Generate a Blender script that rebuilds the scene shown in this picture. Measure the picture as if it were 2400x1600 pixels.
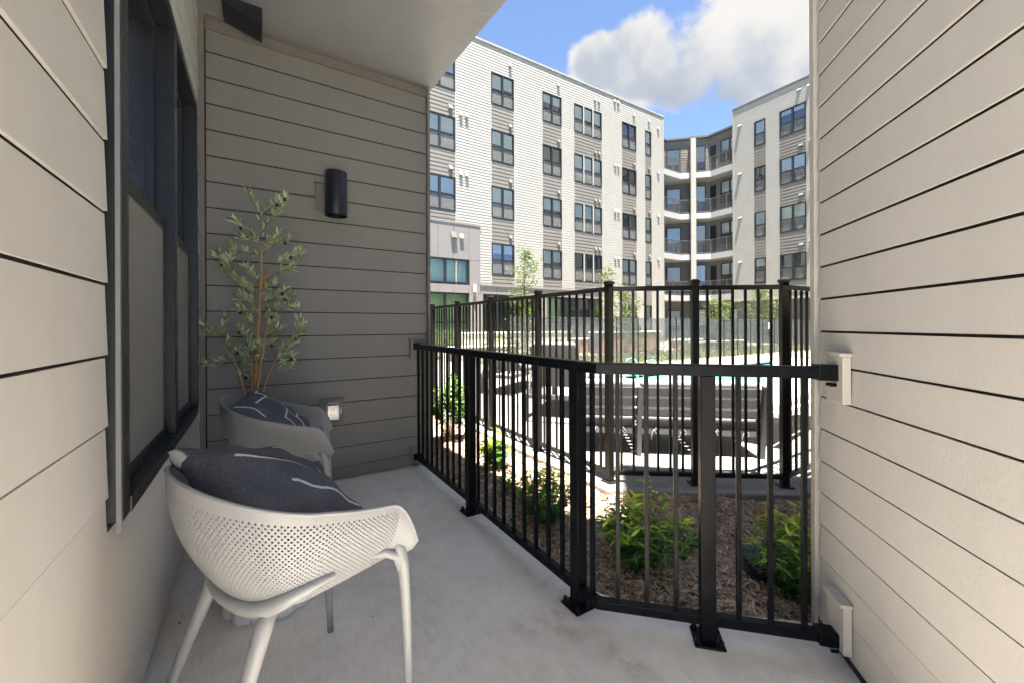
import bpy, bmesh, math, random
import numpy as np
from mathutils import Vector, Matrix, Quaternion

random.seed(7)
rng = np.random.default_rng(7)
for o in list(bpy.data.objects):
    bpy.data.objects.remove(o, do_unlink=True)
S = bpy.context.scene
COL = S.collection
R = math.radians
# World frame: +Y runs along the siding wall with the window, away from the camera;
# +X runs along the lamp wall towards the courtyard.  Units are metres, balcony floor at z = 0.

# ------------------------------------------------------------------ camera
PSI = R(32.255)
cam = bpy.data.cameras.new('camera')
cam_o = bpy.data.objects.new('camera', cam)
COL.objects.link(cam_o)
cam.sensor_width = 36.0
cam.lens = 946.0 / 2400 * 36
cam.shift_y = -(800 - 763.8) / 2400
cam.clip_start = 0.02
cam.clip_end = 1000
cam_o.matrix_world = Matrix.Translation((0, 0, 1.2)) @ (
    Matrix.Rotation(-PSI, 4, 'Z') @ Matrix.Rotation(R(90), 4, 'X') @ Matrix.Rotation(R(-0.216), 4, 'Z'))
S.camera = cam_o

# ------------------------------------------------------------------ sun, sky, exposure
SUN = Vector((-0.085, -0.205, 1.0)).normalized()
sl = bpy.data.lights.new('sun', 'SUN')
sl.energy = 2.0
SKY, CLOUD = 0.05, 1.28
sl.angle = R(0.53)
sl.color = (1.0, 0.945, 0.86)
so = bpy.data.objects.new('sun', sl)
COL.objects.link(so)
so.rotation_euler = SUN.to_track_quat('Z', 'Y').to_euler()
so.location = (0, 0, 40)

S.view_settings.view_transform = 'Standard'
S.view_settings.look = 'None'
S.view_settings.exposure = 3.85
S.view_settings.use_white_balance = True
S.view_settings.white_balance_temperature = 6700
S.view_settings.white_balance_tint = 10
S.view_settings.gamma = 1.0
S.view_settings.use_curve_mapping = False
S.cycles.max_bounces = 7
S.cycles.diffuse_bounces = 5
S.cycles.glossy_bounces = 3
S.cycles.transparent_max_bounces = 10
S.cycles.use_denoising = True
S.cycles.use_adaptive_sampling = True
S.cycles.adaptive_threshold = 0.035
S.cycles.sample_clamp_indirect = 8.0
S.cycles.caustics_reflective = False
S.cycles.caustics_refractive = False


class NT:
    """tiny helper for node trees: values are sockets or numbers"""
    def __init__(self, tree):
        self.t = tree
        self.n = tree.nodes
        self.l = tree.links

    def new(self, kind, **kw):
        nd = self.n.new(kind)
        for k, v in kw.items():
            setattr(nd, k, v)
        return nd

    def put(self, sock, v):
        if v is None:
            return
        if isinstance(v, bpy.types.NodeSocket):
            self.l.new(v, sock)
        elif isinstance(v, (tuple, list)) and len(v) == 3 and sock.type == 'RGBA':
            sock.default_value = (*v, 1)
        else:
            sock.default_value = v

    def m(self, op, a, b=None, c=None, clamp=False):
        nd = self.new('ShaderNodeMath', operation=op, use_clamp=clamp)
        for i, v in enumerate((a, b, c)):
            if v is not None:
                self.put(nd.inputs[i], v)
        return nd.outputs[0]

    def v(self, op, a, b=None, scale=None):
        nd = self.new('ShaderNodeVectorMath', operation=op)
        self.put(nd.inputs[0], a)
        if b is not None:
            self.put(nd.inputs[1], b)
        if scale is not None:
            self.put(nd.inputs['Scale'], scale)
        return nd.outputs['Value' if op in ('DOT_PRODUCT', 'LENGTH', 'DISTANCE') else 'Vector']

    def noise(self, vec, scale, detail=4, rough=0.5, dist=0.0, out='Fac'):
        nd = self.new('ShaderNodeTexNoise')
        self.put(nd.inputs['Vector'], vec)
        self.put(nd.inputs['Scale'], scale)
        nd.inputs['Detail'].default_value = detail
        nd.inputs['Roughness'].default_value = rough
        nd.inputs['Distortion'].default_value = dist
        return nd.outputs[out]

    def ramp(self, fac, stops):
        nd = self.new('ShaderNodeValToRGB')
        el = nd.color_ramp.elements
        while len(el) < len(stops):
            el.new(0.5)
        for e, (p, c) in zip(el, stops):
            e.position = p
            e.color = (*c, 1) if len(c) == 3 else c
        self.put(nd.inputs[0], fac)
        return nd.outputs[0]

    def mix(self, f, a, b):
        nd = self.new('ShaderNodeMix', data_type='RGBA')
        self.put(nd.inputs[0], f)
        self.put(nd.inputs[6], a)
        self.put(nd.inputs[7], b)
        return nd.outputs[2]

    def smooth(self, x, lo, hi):
        nd = self.new('ShaderNodeMapRange', interpolation_type='SMOOTHSTEP')
        self.put(nd.inputs[0], x)
        nd.inputs[1].default_value = lo
        nd.inputs[2].default_value = hi
        return nd.outputs[0]

    def bump(self, h, strength=0.3, dist=0.002):
        nd = self.new('ShaderNodeBump')
        nd.inputs['Strength'].default_value = strength
        nd.inputs['Distance'].default_value = dist
        self.put(nd.inputs['Height'], h)
        return nd.outputs[0]


def make_sky():
    w = bpy.data.worlds.new('World')
    S.world = w
    w.use_nodes = True
    t = NT(w.node_tree)
    t.n.clear()
    out = t.new('ShaderNodeOutputWorld')
    bg = t.new('ShaderNodeBackground')
    sky = t.new('ShaderNodeTexSky', sky_type='NISHITA')
    sky.sun_disc = False
    sky.sun_elevation = math.asin(SUN.z)
    sky.sun_rotation = math.atan2(SUN.x, SUN.y)
    sky.air_density = 1.0
    sky.dust_density = 0.35
    sky.ozone_density = 2.0
    sky.altitude = 8500
    d = t.new('ShaderNodeTexCoord').outputs['Generated']
    sep = t.new('ShaderNodeSeparateXYZ')
    t.put(sep.inputs[0], d)
    dz = sep.outputs[2]

    # individual cumulus banks: centre azimuth (deg right of +Y), elevation, half width, half height (deg)
    banks = [(46.0, 32.4, 4.6, 3.2), (51.0, 32.2, 6.5, 4.6), (57.5, 31.2, 8.0, 5.4), (64.5, 30.0, 8.5, 6.2), (72, 28.5, 8.0, 5.6),
             (46.5, 21.0, 3.4, 1.2), (56.5, 22.4, 2.4, .8), (29.5, 43.5, 4.0, 3.4), (47.5, 24.0, 1.6, .6)]
    best = None
    for az, el, a, b in banks:
        az, el = R(az), R(el)
        c = Vector((math.sin(az) * math.cos(el), math.cos(az) * math.cos(el), math.sin(el)))
        hx = Vector((math.cos(az), -math.sin(az), 0))
        up = hx.cross(c)
        if up.z < 0:
            up = -up
        q = t.v('SUBTRACT', d, tuple(c))
        comb = t.new('ShaderNodeCombineXYZ')
        t.put(comb.inputs[0], t.m('MULTIPLY', t.v('DOT_PRODUCT', q, tuple(hx)), 1 / R(a)))
        t.put(comb.inputs[1], t.m('MULTIPLY', t.v('DOT_PRODUCT', q, tuple(up)), 1 / R(b)))
        t.put(comb.inputs[2], t.m('MULTIPLY', t.v('DOT_PRODUCT', q, tuple(c)), 3.0))
        r = t.m('SUBTRACT', 1.0, t.v('DOT_PRODUCT', comb.outputs[0], comb.outputs[0]))
        best = r if best is None else t.m('MAXIMUM', best, r)
    n0 = t.noise(d, 7.5, 10, 0.58, 0.15)
    n1 = t.noise(t.v('ADD', d, (0.0, 0.0, 0.04)), 8.0, 3, 0.5, 0.2)
    # scattered cumulus everywhere else in the sky
    field = t.m('MULTIPLY', t.m('SUBTRACT', t.noise(t.v('ADD', d, (3.1, 1.7, 0.4)), 2.3, 2, 0.5), 0.485), 7.0)
    field = t.m('MINIMUM', t.m('MAXIMUM', field, -0.9), 1.0)
    B = t.m('MAXIMUM', t.m('MAXIMUM', best, -0.9), field)
    D0 = t.m('ADD', B, t.m('MULTIPLY', t.m('SUBTRACT', n0, 0.46), 3.2))
    alpha = t.smooth(D0, 0.0, 0.65)
    lit = t.m('ADD', 0.78, t.m('MULTIPLY', t.m('SUBTRACT', n0, n1), 1.3))
    # shaded undersides: lower part of each bank
    lit = t.m('ADD', lit, t.m('MULTIPLY', t.m('MINIMUM', t.m('MULTIPLY', t.m('ADD', t.m('SUBTRACT', dz, 0.548), t.m('MULTIPLY', t.v('DOT_PRODUCT', d, (math.cos(R(57)), -math.sin(R(57)), 0.0)), 0.28)), 6.5), 0.22), t.smooth(best, -0.3, 0.4)))
    lit = t.m('SUBTRACT', lit, t.m('MULTIPLY', t.smooth(D0, 0.5, 1.6), 0.16), clamp=True)
    ccol = t.ramp(lit, [(0.0, (0.46, 0.54, 0.66)), (0.42, (0.64, 0.70, 0.80)), (0.72, (0.95, 0.95, 0.95)), (1.0, (1.05, 1.03, 1.0))])
    ccol = t.v('SCALE', ccol, scale=CLOUD)
    above = t.smooth(dz, 0.0, 0.08)
    a2 = t.m('MULTIPLY', alpha, t.m('MULTIPLY', above, 0.97))
    col = t.mix(a2, t.v('MULTIPLY', sky.outputs[0], (1.04, 1.0, 0.93)), ccol)
    t.put(bg.inputs[0], col)
    bg.inputs[1].default_value = SKY
    t.l.new(bg.outputs[0], out.inputs[0])


make_sky()

# ------------------------------------------------------------------ materials
MAT = {}


def material(name, base, rough=0.6, var=0.0, scale=6.0, bump=0.0, bscale=80.0, bdist=0.002, metallic=0.0, spec=None, fn=None):
    mt = bpy.data.materials.new(name)
    mt.use_nodes = True
    t = NT(mt.node_tree)
    p = t.n['Principled BSDF']
    p.inputs['Roughness'].default_value = rough
    p.inputs['Metallic'].default_value = metallic
    if spec is not None:
        p.inputs['Specular IOR Level'].default_value = spec
    co = t.new('ShaderNodeTexCoord').outputs['Object']
    geo = t.new('ShaderNodeNewGeometry').outputs['Position']
    if var:
        n = t.noise(geo, scale, 5, 0.6)
        lo = tuple(max(0, c * (1 - var)) for c in base)
        hi = tuple(min(1, c * (1 + var)) for c in base)
        t.put(p.inputs['Base Color'], t.ramp(n, [(0.3, lo), (0.7, hi)]))
    else:
        p.inputs['Base Color'].default_value = (*base, 1)
    if bump:
        t.put(p.inputs['Normal'], t.bump(t.noise(geo, bscale, 6, 0.6), bump, bdist))
    if fn:
        fn(t, p, geo, co)
    MAT[name] = mt
    return mt


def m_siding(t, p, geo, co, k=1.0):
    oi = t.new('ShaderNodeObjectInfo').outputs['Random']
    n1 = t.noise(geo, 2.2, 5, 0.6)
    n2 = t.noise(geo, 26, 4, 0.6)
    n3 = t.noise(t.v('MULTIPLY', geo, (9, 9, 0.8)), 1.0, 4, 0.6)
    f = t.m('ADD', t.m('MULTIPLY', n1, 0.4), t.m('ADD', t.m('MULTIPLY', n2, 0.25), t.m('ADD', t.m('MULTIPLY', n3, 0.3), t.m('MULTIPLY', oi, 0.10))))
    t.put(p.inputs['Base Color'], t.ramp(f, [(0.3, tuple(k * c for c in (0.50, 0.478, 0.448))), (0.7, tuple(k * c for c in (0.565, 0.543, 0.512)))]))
    # faint yellowed splash stain low on the boards
    sep = t.new('ShaderNodeSeparateXYZ')
    t.put(sep.inputs[0], geo)
    low = t.m('MULTIPLY', t.m('SUBTRACT', 1.0, t.smooth(t.m('ADD', sep.outputs[2], t.m('MULTIPLY', n1, 0.4)), 0.1, 0.75)), t.smooth(t.noise(geo, 6, 5, 0.65), 0.35, 0.75))
    bcol = p.inputs['Base Color'].links[0].from_socket
    t.put(p.inputs['Base Color'], t.mix(t.m('MULTIPLY', low, 0.35), bcol, tuple(k * c for c in (0.40, 0.35, 0.25))))
    mp = t.v('MULTIPLY', geo, (1, 1, 0.45))
    h = t.m('ADD', t.noise(mp, 130, 5, 0.65), t.m('MULTIPLY', t.noise(geo, 22, 3, 0.5), 0.8))
    t.put(p.inputs['Normal'], t.bump(h, 0.35, 0.0016))


def m_concrete(t, p, geo, co):
    sep = t.new('ShaderNodeSeparateXYZ')
    t.put(sep.inputs[0], geo)
    big = t.noise(geo, 1.6, 5, 0.62, 0.4)
    mid = t.noise(geo, 11, 5, 0.65)
    fine = t.noise(geo, 260, 3, 0.6)
    streak = t.noise(t.v('MULTIPLY', geo, (190, 9, 1)), 1.0, 3, 0.6)
    pit = t.smooth(t.noise(geo, 85, 3, 0.6), 0.66, 0.74)
    f = t.m('ADD', t.m('ADD', t.m('MULTIPLY', big, 0.30), t.m('MULTIPLY', mid, 0.24)),
            t.m('ADD', t.m('MULTIPLY', fine, 0.34), t.m('MULTIPLY', streak, 0.24)))
    col = t.ramp(f, [(0.40, (0.52, 0.475, 0.415)), (0.52, (0.74, 0.685, 0.61)), (0.64, (0.88, 0.825, 0.745))])
    # weathered brown rim where rain washes the outer edge of the slab
    x, y = sep.outputs[0], sep.outputs[1]
    e1 = t.m('SUBTRACT', 1.15, x)
    e2 = t.m('MULTIPLY', t.m('SUBTRACT', 2.28, t.m('ADD', x, y)), 0.7071)
    e = t.m('MINIMUM', e1, t.m('MAXIMUM', e2, t.m('SUBTRACT', y, 1.3)))
    wob = t.m('ADD', e, t.m('MULTIPLY', t.m('SUBTRACT', t.noise(geo, 3.5, 5, 0.65), 0.5), 0.16))
    band = t.m('MULTIPLY', t.smooth(wob, -0.05, 0.03), t.m('SUBTRACT', 1.0, t.smooth(wob, 0.03, 0.16)))
    band = t.m('MULTIPLY', band, t.m('MULTIPLY', t.m('SUBTRACT', 1.0, t.smooth(y, 1.1, 2.4)), t.smooth(mid, 0.35, 0.65)))
    col = t.mix(t.m('MULTIPLY', band, 0.55), col, (0.36, 0.29, 0.21))
    col = t.mix(t.m('MULTIPLY', pit, 0.35), col, (0.2, 0.19, 0.17))
    t.put(p.inputs['Base Color'], col)
    h = t.m('ADD', t.m('MULTIPLY', streak, 0.7), t.m('SUBTRACT', fine, t.m('MULTIPLY', pit, 2)))
    t.put(p.inputs['Normal'], t.bump(h, 0.35, 0.0012))


def m_deck(t, p, geo, co):
    f = t.m('ADD', t.m('MULTIPLY', t.noise(geo, 0.7, 5, 0.6), 0.5), t.m('ADD', t.m('MULTIPLY', t.noise(geo, 9, 4, 0.6), 0.25), t.m('MULTIPLY', t.noise(geo, 90, 4, 0.7), 0.25)))
    t.put(p.inputs['Base Color'], t.ramp(f, [(0.35, (0.22, 0.213, 0.20)), (0.65, (0.30, 0.292, 0.277))]))
    t.put(p.inputs['Normal'], t.bump(t.noise(geo, 160, 4, 0.7), 0.4, 0.003))


def m_metal(t, p, geo, co):
    n = t.noise(geo, 40, 4, 0.6)
    t.put(p.inputs['Roughness'], t.ramp(n, [(0.3, (0.28,) * 3), (0.7, (0.40,) * 3)]))
    t.put(p.inputs['Normal'], t.bump(t.noise(geo, 420, 2, 0.5), 0.06, 0.0005))
    bc = p.inputs['Base Color'].default_value[:3]
    dust = t.m('MULTIPLY', t.smooth(t.noise(geo, 12, 6, 0.7), 0.5, 0.8), 0.05)
    t.put(p.inputs['Base Color'], t.mix(dust, tuple(bc), (0.30, 0.28, 0.25)))


def m_attr_leaf(lo, mid, hi, transl=0.35, rough=0.45):
    def fn(t, p, geo, co):
        at = t.new('ShaderNodeAttribute', attribute_name='tint').outputs['Fac']
        n = t.noise(geo, 35, 3, 0.6)
        f = t.m('ADD', at, t.m('MULTIPLY', t.m('SUBTRACT', n, 0.5), 0.25), clamp=True)
        col = t.ramp(f, [(0.0, lo), (0.5, mid), (1.0, hi)])
        t.put(p.inputs['Base Color'], col)
        tr = t.new('ShaderNodeBsdfTranslucent')
        t.put(tr.inputs[0], t.v('MULTIPLY', col, (1.2, 1.35, 0.8)))
        mx = t.new('ShaderNodeMixShader')
        mx.inputs[0].default_value = transl
        t.l.new(p.outputs[0], mx.inputs[1])
        t.l.new(tr.outputs[0], mx.inputs[2])
        t.l.new(mx.outputs[0], t.n['Material Output'].inputs[0])
    return fn


def m_glass(tint, refl=0.22, rough=0.015):
    def fn(t, p, geo, co):
        p.inputs['Base Color'].default_value = (0, 0, 0, 1)
        gl = t.new('ShaderNodeBsdfGlossy')
        gl.inputs['Roughness'].default_value = rough
        gl.inputs[0].default_value = (0.95, 0.98, 1, 1)
        bn = t.bump(t.noise(geo, 0.9, 2, 0.5), 0.08, 0.02)
        t.put(gl.inputs['Normal'], bn)
        tr = t.new('ShaderNodeBsdfTransparent')
        tr.inputs[0].default_value = (*tint, 1)
        fr = t.new('ShaderNodeFresnel')
        fr.inputs[0].default_value = 1.5
        f = t.m('ADD', t.m('MULTIPLY', fr.outputs[0], 1.5), refl, clamp=True)
        mx = t.new('ShaderNodeMixShader')
        t.put(mx.inputs[0], f)
        t.l.new(tr.outputs[0], mx.inputs[1])
        t.l.new(gl.outputs[0], mx.inputs[2])
        t.l.new(mx.outputs[0], t.n['Material Output'].inputs[0])
    return fn


def m_screen(col, alpha):
    def fn(t, p, geo, co):
        p.inputs['Base Color'].default_value = (*col, 1)
        p.inputs['Roughness'].default_value = 0.7
        tr = t.new('ShaderNodeBsdfTransparent')
        n = t.m('ADD', alpha, t.m('MULTIPLY', t.m('SUBTRACT', t.noise(geo, 14, 3, 0.6), 0.5), 0.1), clamp=True)
        mx = t.new('ShaderNodeMixShader')
        t.put(mx.inputs[0], n)
        t.l.new(tr.outputs[0], mx.inputs[1])
        t.l.new(p.outputs[0], mx.inputs[2])
        t.l.new(mx.outputs[0], t.n['Material Output'].inputs[0])
    return fn


def m_knit(lines):
    """charcoal knit with irregular off-white lines; lines = (u0, v0, u1, v1) segments in pillow space -1..1"""
    def fn(t, p, geo, co):
        uv = t.new('ShaderNodeUVMap').outputs[0]
        wig = t.noise(uv, 14, 3, 0.6, out='Color')
        uvw = t.v('ADD', uv, t.v('SCALE', t.v('SUBTRACT', wig, (0.5, 0.5, 0.5)), scale=0.035))
        best = None
        for (a, b, c, d_) in lines:
            A = Vector((a, b, 0)); B = Vector((c, d_, 0)); AB = B - A
            q = t.v('SUBTRACT', uvw, tuple(A))
            k = t.m('DIVIDE', t.v('DOT_PRODUCT', q, tuple(AB)), AB.length_squared, clamp=True)
            dd = t.v('LENGTH', t.v('SUBTRACT', q, t.v('SCALE', tuple(AB), scale=k)))
            best = dd if best is None else t.m('MINIMUM', best, dd)
        msk = t.m('SUBTRACT', 1.0, t.smooth(best, 0.016, 0.030))
        sx = t.new('ShaderNodeSeparateXYZ'); t.put(sx.inputs[0], uv)
        grain = t.noise(uv, 150, 3, 0.75)
        kn = t.noise(t.v('MULTIPLY', uv, (1.0, 0.45, 1.0)), 75, 3, 0.6)
        big = t.noise(uv, 2.2, 3, 0.5)
        f = t.m('ADD', t.m('MULTIPLY', kn, 0.55), t.m('ADD', t.m('MULTIPLY', grain, 0.35), t.m('MULTIPLY', big, 0.15)))
        dark = t.ramp(f, [(0.35, (0.040, 0.042, 0.052)), (0.52, (0.095, 0.098, 0.115)), (0.70, (0.22, 0.22, 0.24))])
        white = t.ramp(grain, [(0.3, (0.55, 0.54, 0.50)), (0.7, (0.78, 0.76, 0.72))])
        t.put(p.inputs['Base Color'], t.mix(msk, dark, white))
        p.inputs['Roughness'].default_value = 0.95
        p.inputs['Specular IOR Level'].default_value = 0.15
        t.put(p.inputs['Normal'], t.bump(t.m('ADD', kn, t.m('ADD', grain, msk)), 0.5, 0.0025))
    return fn


def m_water(t, p, geo, co):
    n = t.noise(geo, 2.5, 4, 0.6, 1.0)
    t.put(p.inputs['Base Color'], t.ramp(n, [(0.35, (0.10, 0.50, 0.54)), (0.65, (0.22, 0.66, 0.68))]))
    p.inputs['Roughness'].default_value = 0.06
    t.put(p.inputs['Normal'], t.bump(t.noise(geo, 5, 3, 0.5, 0.6), 0.15, 0.03))


def m_mulch(t, p, geo, co):
    at = t.new('ShaderNodeAttribute', attribute_name='tint').outputs['Fac']
    n = t.noise(geo, 160, 3, 0.6)
    f = t.m('ADD', at, t.m('MULTIPLY', t.m('SUBTRACT', n, 0.5), 0.35), clamp=True)
    t.put(p.inputs['Base Color'], t.ramp(f, [(0.0, (0.12, 0.075, 0.05)), (0.4, (0.40, 0.285, 0.205)), (0.75, (0.64, 0.49, 0.38)), (1.0, (0.80, 0.66, 0.53))]))


def m_wood(t, p, geo, co):
    n = t.noise(t.v('MULTIPLY', geo, (6, 6, 60)), 1.0, 4, 0.6)
    t.put(p.inputs['Base Color'], t.ramp(n, [(0.3, (0.34, 0.17, 0.08)), (0.7, (0.50, 0.28, 0.15))]))


def m_bark(t, p, geo, co):
    n = t.noise(t.v('MULTIPLY', geo, (1, 1, 0.35)), 60, 5, 0.65)
    t.put(p.inputs['Base Color'], t.ramp(n, [(0.3, (0.32, 0.16, 0.06)), (0.6, (0.56, 0.33, 0.16)), (0.8, (0.70, 0.50, 0.30))]))
    t.put(p.inputs['Normal'], t.bump(n, 0.7, 0.004))


def m_terrazzo(t, p, geo, co):
    sp = t.smooth(t.noise(geo, 150, 2, 0.5), 0.66, 0.70)
    col = t.ramp(t.noise(geo, 7, 4, 0.6), [(0.3, (0.66, 0.65, 0.62)), (0.7, (0.76, 0.75, 0.72))])
    t.put(p.inputs['Base Color'], t.mix(t.m('MULTIPLY', sp, 0.75), col, (0.16, 0.15, 0.14)))
    t.put(p.inputs['Normal'], t.bump(t.noise(geo, 90, 4, 0.6), 0.3, 0.002))


def m_soffit(t, p, geo, co):
    n = t.noise(t.v('MULTIPLY', geo, (60, 90, 1)), 1.0, 4, 0.6)
    t.put(p.inputs['Base Color'], t.ramp(t.m('ADD', t.m('MULTIPLY', n, 0.4), t.m('MULTIPLY', t.noise(geo, 3, 4, 0.6), 0.6)), [(0.3, (0.235, 0.235, 0.245)), (0.7, (0.29, 0.29, 0.30))]))
    t.put(p.inputs['Normal'], t.bump(n, 0.4, 0.0012))
    p.inputs['Roughness'].default_value = 0.42


def m_grass(t, p, geo, co):
    at = t.new('ShaderNodeAttribute', attribute_name='tint').outputs['Fac']
    t.put(p.inputs['Base Color'], t.ramp(at, [(0.0, (0.05, 0.085, 0.02)), (0.6, (0.12, 0.16, 0.04)), (1.0, (0.24, 0.235, 0.09))]))


material('siding', (0.37, 0.345, 0.31), 0.62, fn=m_siding)
material('shade_toned_siding', (0.25, 0.23, 0.21), 0.62, fn=lambda t, p, g, c: m_siding(t, p, g, c, 0.44))  # siding colour scaled down, the lamp wall's shade put into the paint
material('shade_toned_trim', (0.195, 0.18, 0.163), 0.55, 0.05, 8, 0.2, 120)  # darker copy of the trim, shade of the lamp wall in the colour
material('dark_gap', (0.02, 0.018, 0.016), 0.9)
material('trim', (0.47, 0.44, 0.395), 0.55, 0.05, 8, 0.2, 120)
material('concrete', (0.5, 0.5, 0.48), 0.75, fn=m_concrete)
material('deck', (0.6, 0.6, 0.57), 0.85, fn=m_deck)
material('bounce_stone', (0.80, 0.78, 0.74), 0.85, 0.08, 2)  # pale tone for the added floor that bounces sun into the balcony
material('curb', (0.30, 0.29, 0.272), 0.85, 0.12, 6, 0.4, 90, 0.003)
material('paver', (0.33, 0.31, 0.28), 0.85, 0.12, 3, 0.3, 40)
material('black_metal', (0.005, 0.0055, 0.007), 0.4, fn=m_metal, spec=0.12)
material('bronze_metal', (0.014, 0.013, 0.012), 0.45, 0.1, 20, spec=0.3)
material('frame_metal', (0.016, 0.018, 0.022), 0.3, fn=m_metal)
material('steel', (0.62, 0.62, 0.62), 0.18, metallic=1.0, var=0.05)
material('flashing_metal', (0.20, 0.20, 0.205), 0.35, 0.05, 10)
material('window_glass', (0, 0, 0), fn=m_glass((0.55, 0.60, 0.50), 0.30))
material('far_glass', (0, 0, 0), fn=m_glass((0.88, 0.94, 0.92), 0.10))
material('dim_glass', (0, 0, 0), fn=m_glass((0.8, 0.86, 0.86), 0.03))
material('green_glass', (0, 0, 0), fn=m_glass((0.72, 0.90, 0.72), 0.02))
material('clear_cover', (0, 0, 0), fn=m_glass((0.78, 0.80, 0.82), 0.10, 0.12))
material('insect_screen', (0, 0, 0), fn=m_screen((0.25, 0.24, 0.23), 0.86))
material('far_screen', (0, 0, 0), fn=m_screen((0.17, 0.17, 0.165), 0.62))
material('fence_mesh', (0, 0, 0), fn=m_screen((0.10, 0.105, 0.11), 0.40))
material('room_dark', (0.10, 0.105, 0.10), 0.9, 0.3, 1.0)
material('blind', (0.74, 0.73, 0.70), 0.8, 0.05, 3)
material('room_cream', (0.78, 0.78, 0.66), 0.8, 0.12, 0.6)
material('soffit', (0.4, 0.4, 0.39), 0.42, fn=m_soffit)
material('white_plastic', (0.265, 0.27, 0.275), 0.42, 0.015, 5, 0.05, 300, 0.0005)
material('outlet_plastic', (0.50, 0.52, 0.54), 0.35, 0.03)
material('white_paint', (0.305, 0.293, 0.27), 0.7, 0.05, 1.2, 0.15, 60)
material('gray_paint', (0.145, 0.134, 0.122), 0.7, 0.06, 1.2, 0.15, 60)
material('dark_siding', (0.13, 0.15, 0.165), 0.7, 0.06, 1.2)
material('panel_paint', (0.19, 0.18, 0.173), 0.55, 0.04, 0.8)
material('fascia_paint', (0.34, 0.335, 0.34), 0.6, 0.05, 1.5)
material('coping_metal', (0.10, 0.098, 0.095), 0.45, 0.05, 2)
material('pillow_lines', (0.05, 0.05, 0.06), fn=m_knit([(-.92, .95, -.9, -.95), (-.42, .82, -.38, -1.0), (-.92, .80, -.42, .82), (-.91, .25, -.40, .22), (-.90, -.45, -.39, -.5), (-.40, -.12, .30, -.22), (.74, .95, .68, .2), (.30, -.22, .34, -1.0), (-.39, .52, .2, .6)]))
material('pillow_stripe', (0.05, 0.05, 0.06), fn=m_knit([(-.20, .70, .02, .15), (.02, .15, .18, -.9), (.48, .25, .58, -.12), (.58, -.12, .86, -.85), (-.99, .98, -.70, .99), (-.99, .98, -.99, .70), (-.66, -.2, -.6, -.9)]))
material('water', (0.2, 0.6, 0.62), 0.06, fn=m_water)
material('mulch', (0.2, 0.16, 0.13), 0.9, fn=m_mulch)
material('mulch_soil', (0.17, 0.125, 0.095), 0.95, 0.45, 40, 0.8, 90, 0.01)
material('wood', (0.4, 0.22, 0.12), 0.65, fn=m_wood)
material('olive_bark', (0.4, 0.23, 0.1), 0.8, fn=m_bark)
material('gray_bark', (0.17, 0.14, 0.11), 0.9, 0.3, 25, 0.4, 60, 0.004)
material('green_stem', (0.16, 0.17, 0.07), 0.7, 0.2, 20)
material('olive_leaf', (0.1, 0.14, 0.08), 0.45, fn=m_attr_leaf((0.17, 0.24, 0.10), (0.44, 0.51, 0.30), (0.70, 0.73, 0.56), 0.25))
material('olive_fruit', (0.035, 0.03, 0.04), 0.25, 0.3, 60)
material('olive_fruit_green', (0.30, 0.29, 0.06), 0.3, 0.3, 60)
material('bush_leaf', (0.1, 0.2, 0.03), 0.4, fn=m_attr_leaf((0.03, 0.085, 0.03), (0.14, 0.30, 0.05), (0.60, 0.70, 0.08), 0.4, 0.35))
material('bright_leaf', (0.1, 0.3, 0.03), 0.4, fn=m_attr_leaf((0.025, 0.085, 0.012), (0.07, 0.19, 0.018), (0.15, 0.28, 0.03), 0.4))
material('tree_leaf', (0.15, 0.25, 0.05), 0.5, fn=m_attr_leaf((0.04, 0.075, 0.018), (0.10, 0.155, 0.03), (0.20, 0.245, 0.06), 0.35))
material('orange_leaf', (0.5, 0.2, 0.03), 0.5, fn=m_attr_leaf((0.35, 0.10, 0.02), (0.55, 0.22, 0.03), (0.5, 0.42, 0.06), 0.35))
material('grass', (0.15, 0.2, 0.05), 0.8, fn=m_grass)
material('lawn_soil', (0.13, 0.14, 0.055), 0.9, 0.35, 3, 0.5, 60, 0.02)
material('terrazzo', (0.7, 0.7, 0.67), 0.65, fn=m_terrazzo)
material('black_plastic', (0.018, 0.02, 0.026), 0.38, 0.2, 30, 0.2, 60)
material('speaker_paint', (0.010, 0.012, 0.020), 0.4, 0.1, 30)
material('gray_frame', (0.10, 0.10, 0.102), 0.5, 0.08, 12)
material('cushion', (0.40, 0.41, 0.43), 0.9, 0.04, 10, 0.3, 300)
material('sling', (0.16, 0.16, 0.165), 0.8, 0.08, 30)
material('cushion_strap', (0.30, 0.30, 0.31), 0.9, 0.06, 20)
material('sign_white', (0.8, 0.8, 0.78), 0.5)
material('lounger_white', (0.70, 0.69, 0.67), 0.5, 0.04, 4)


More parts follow.
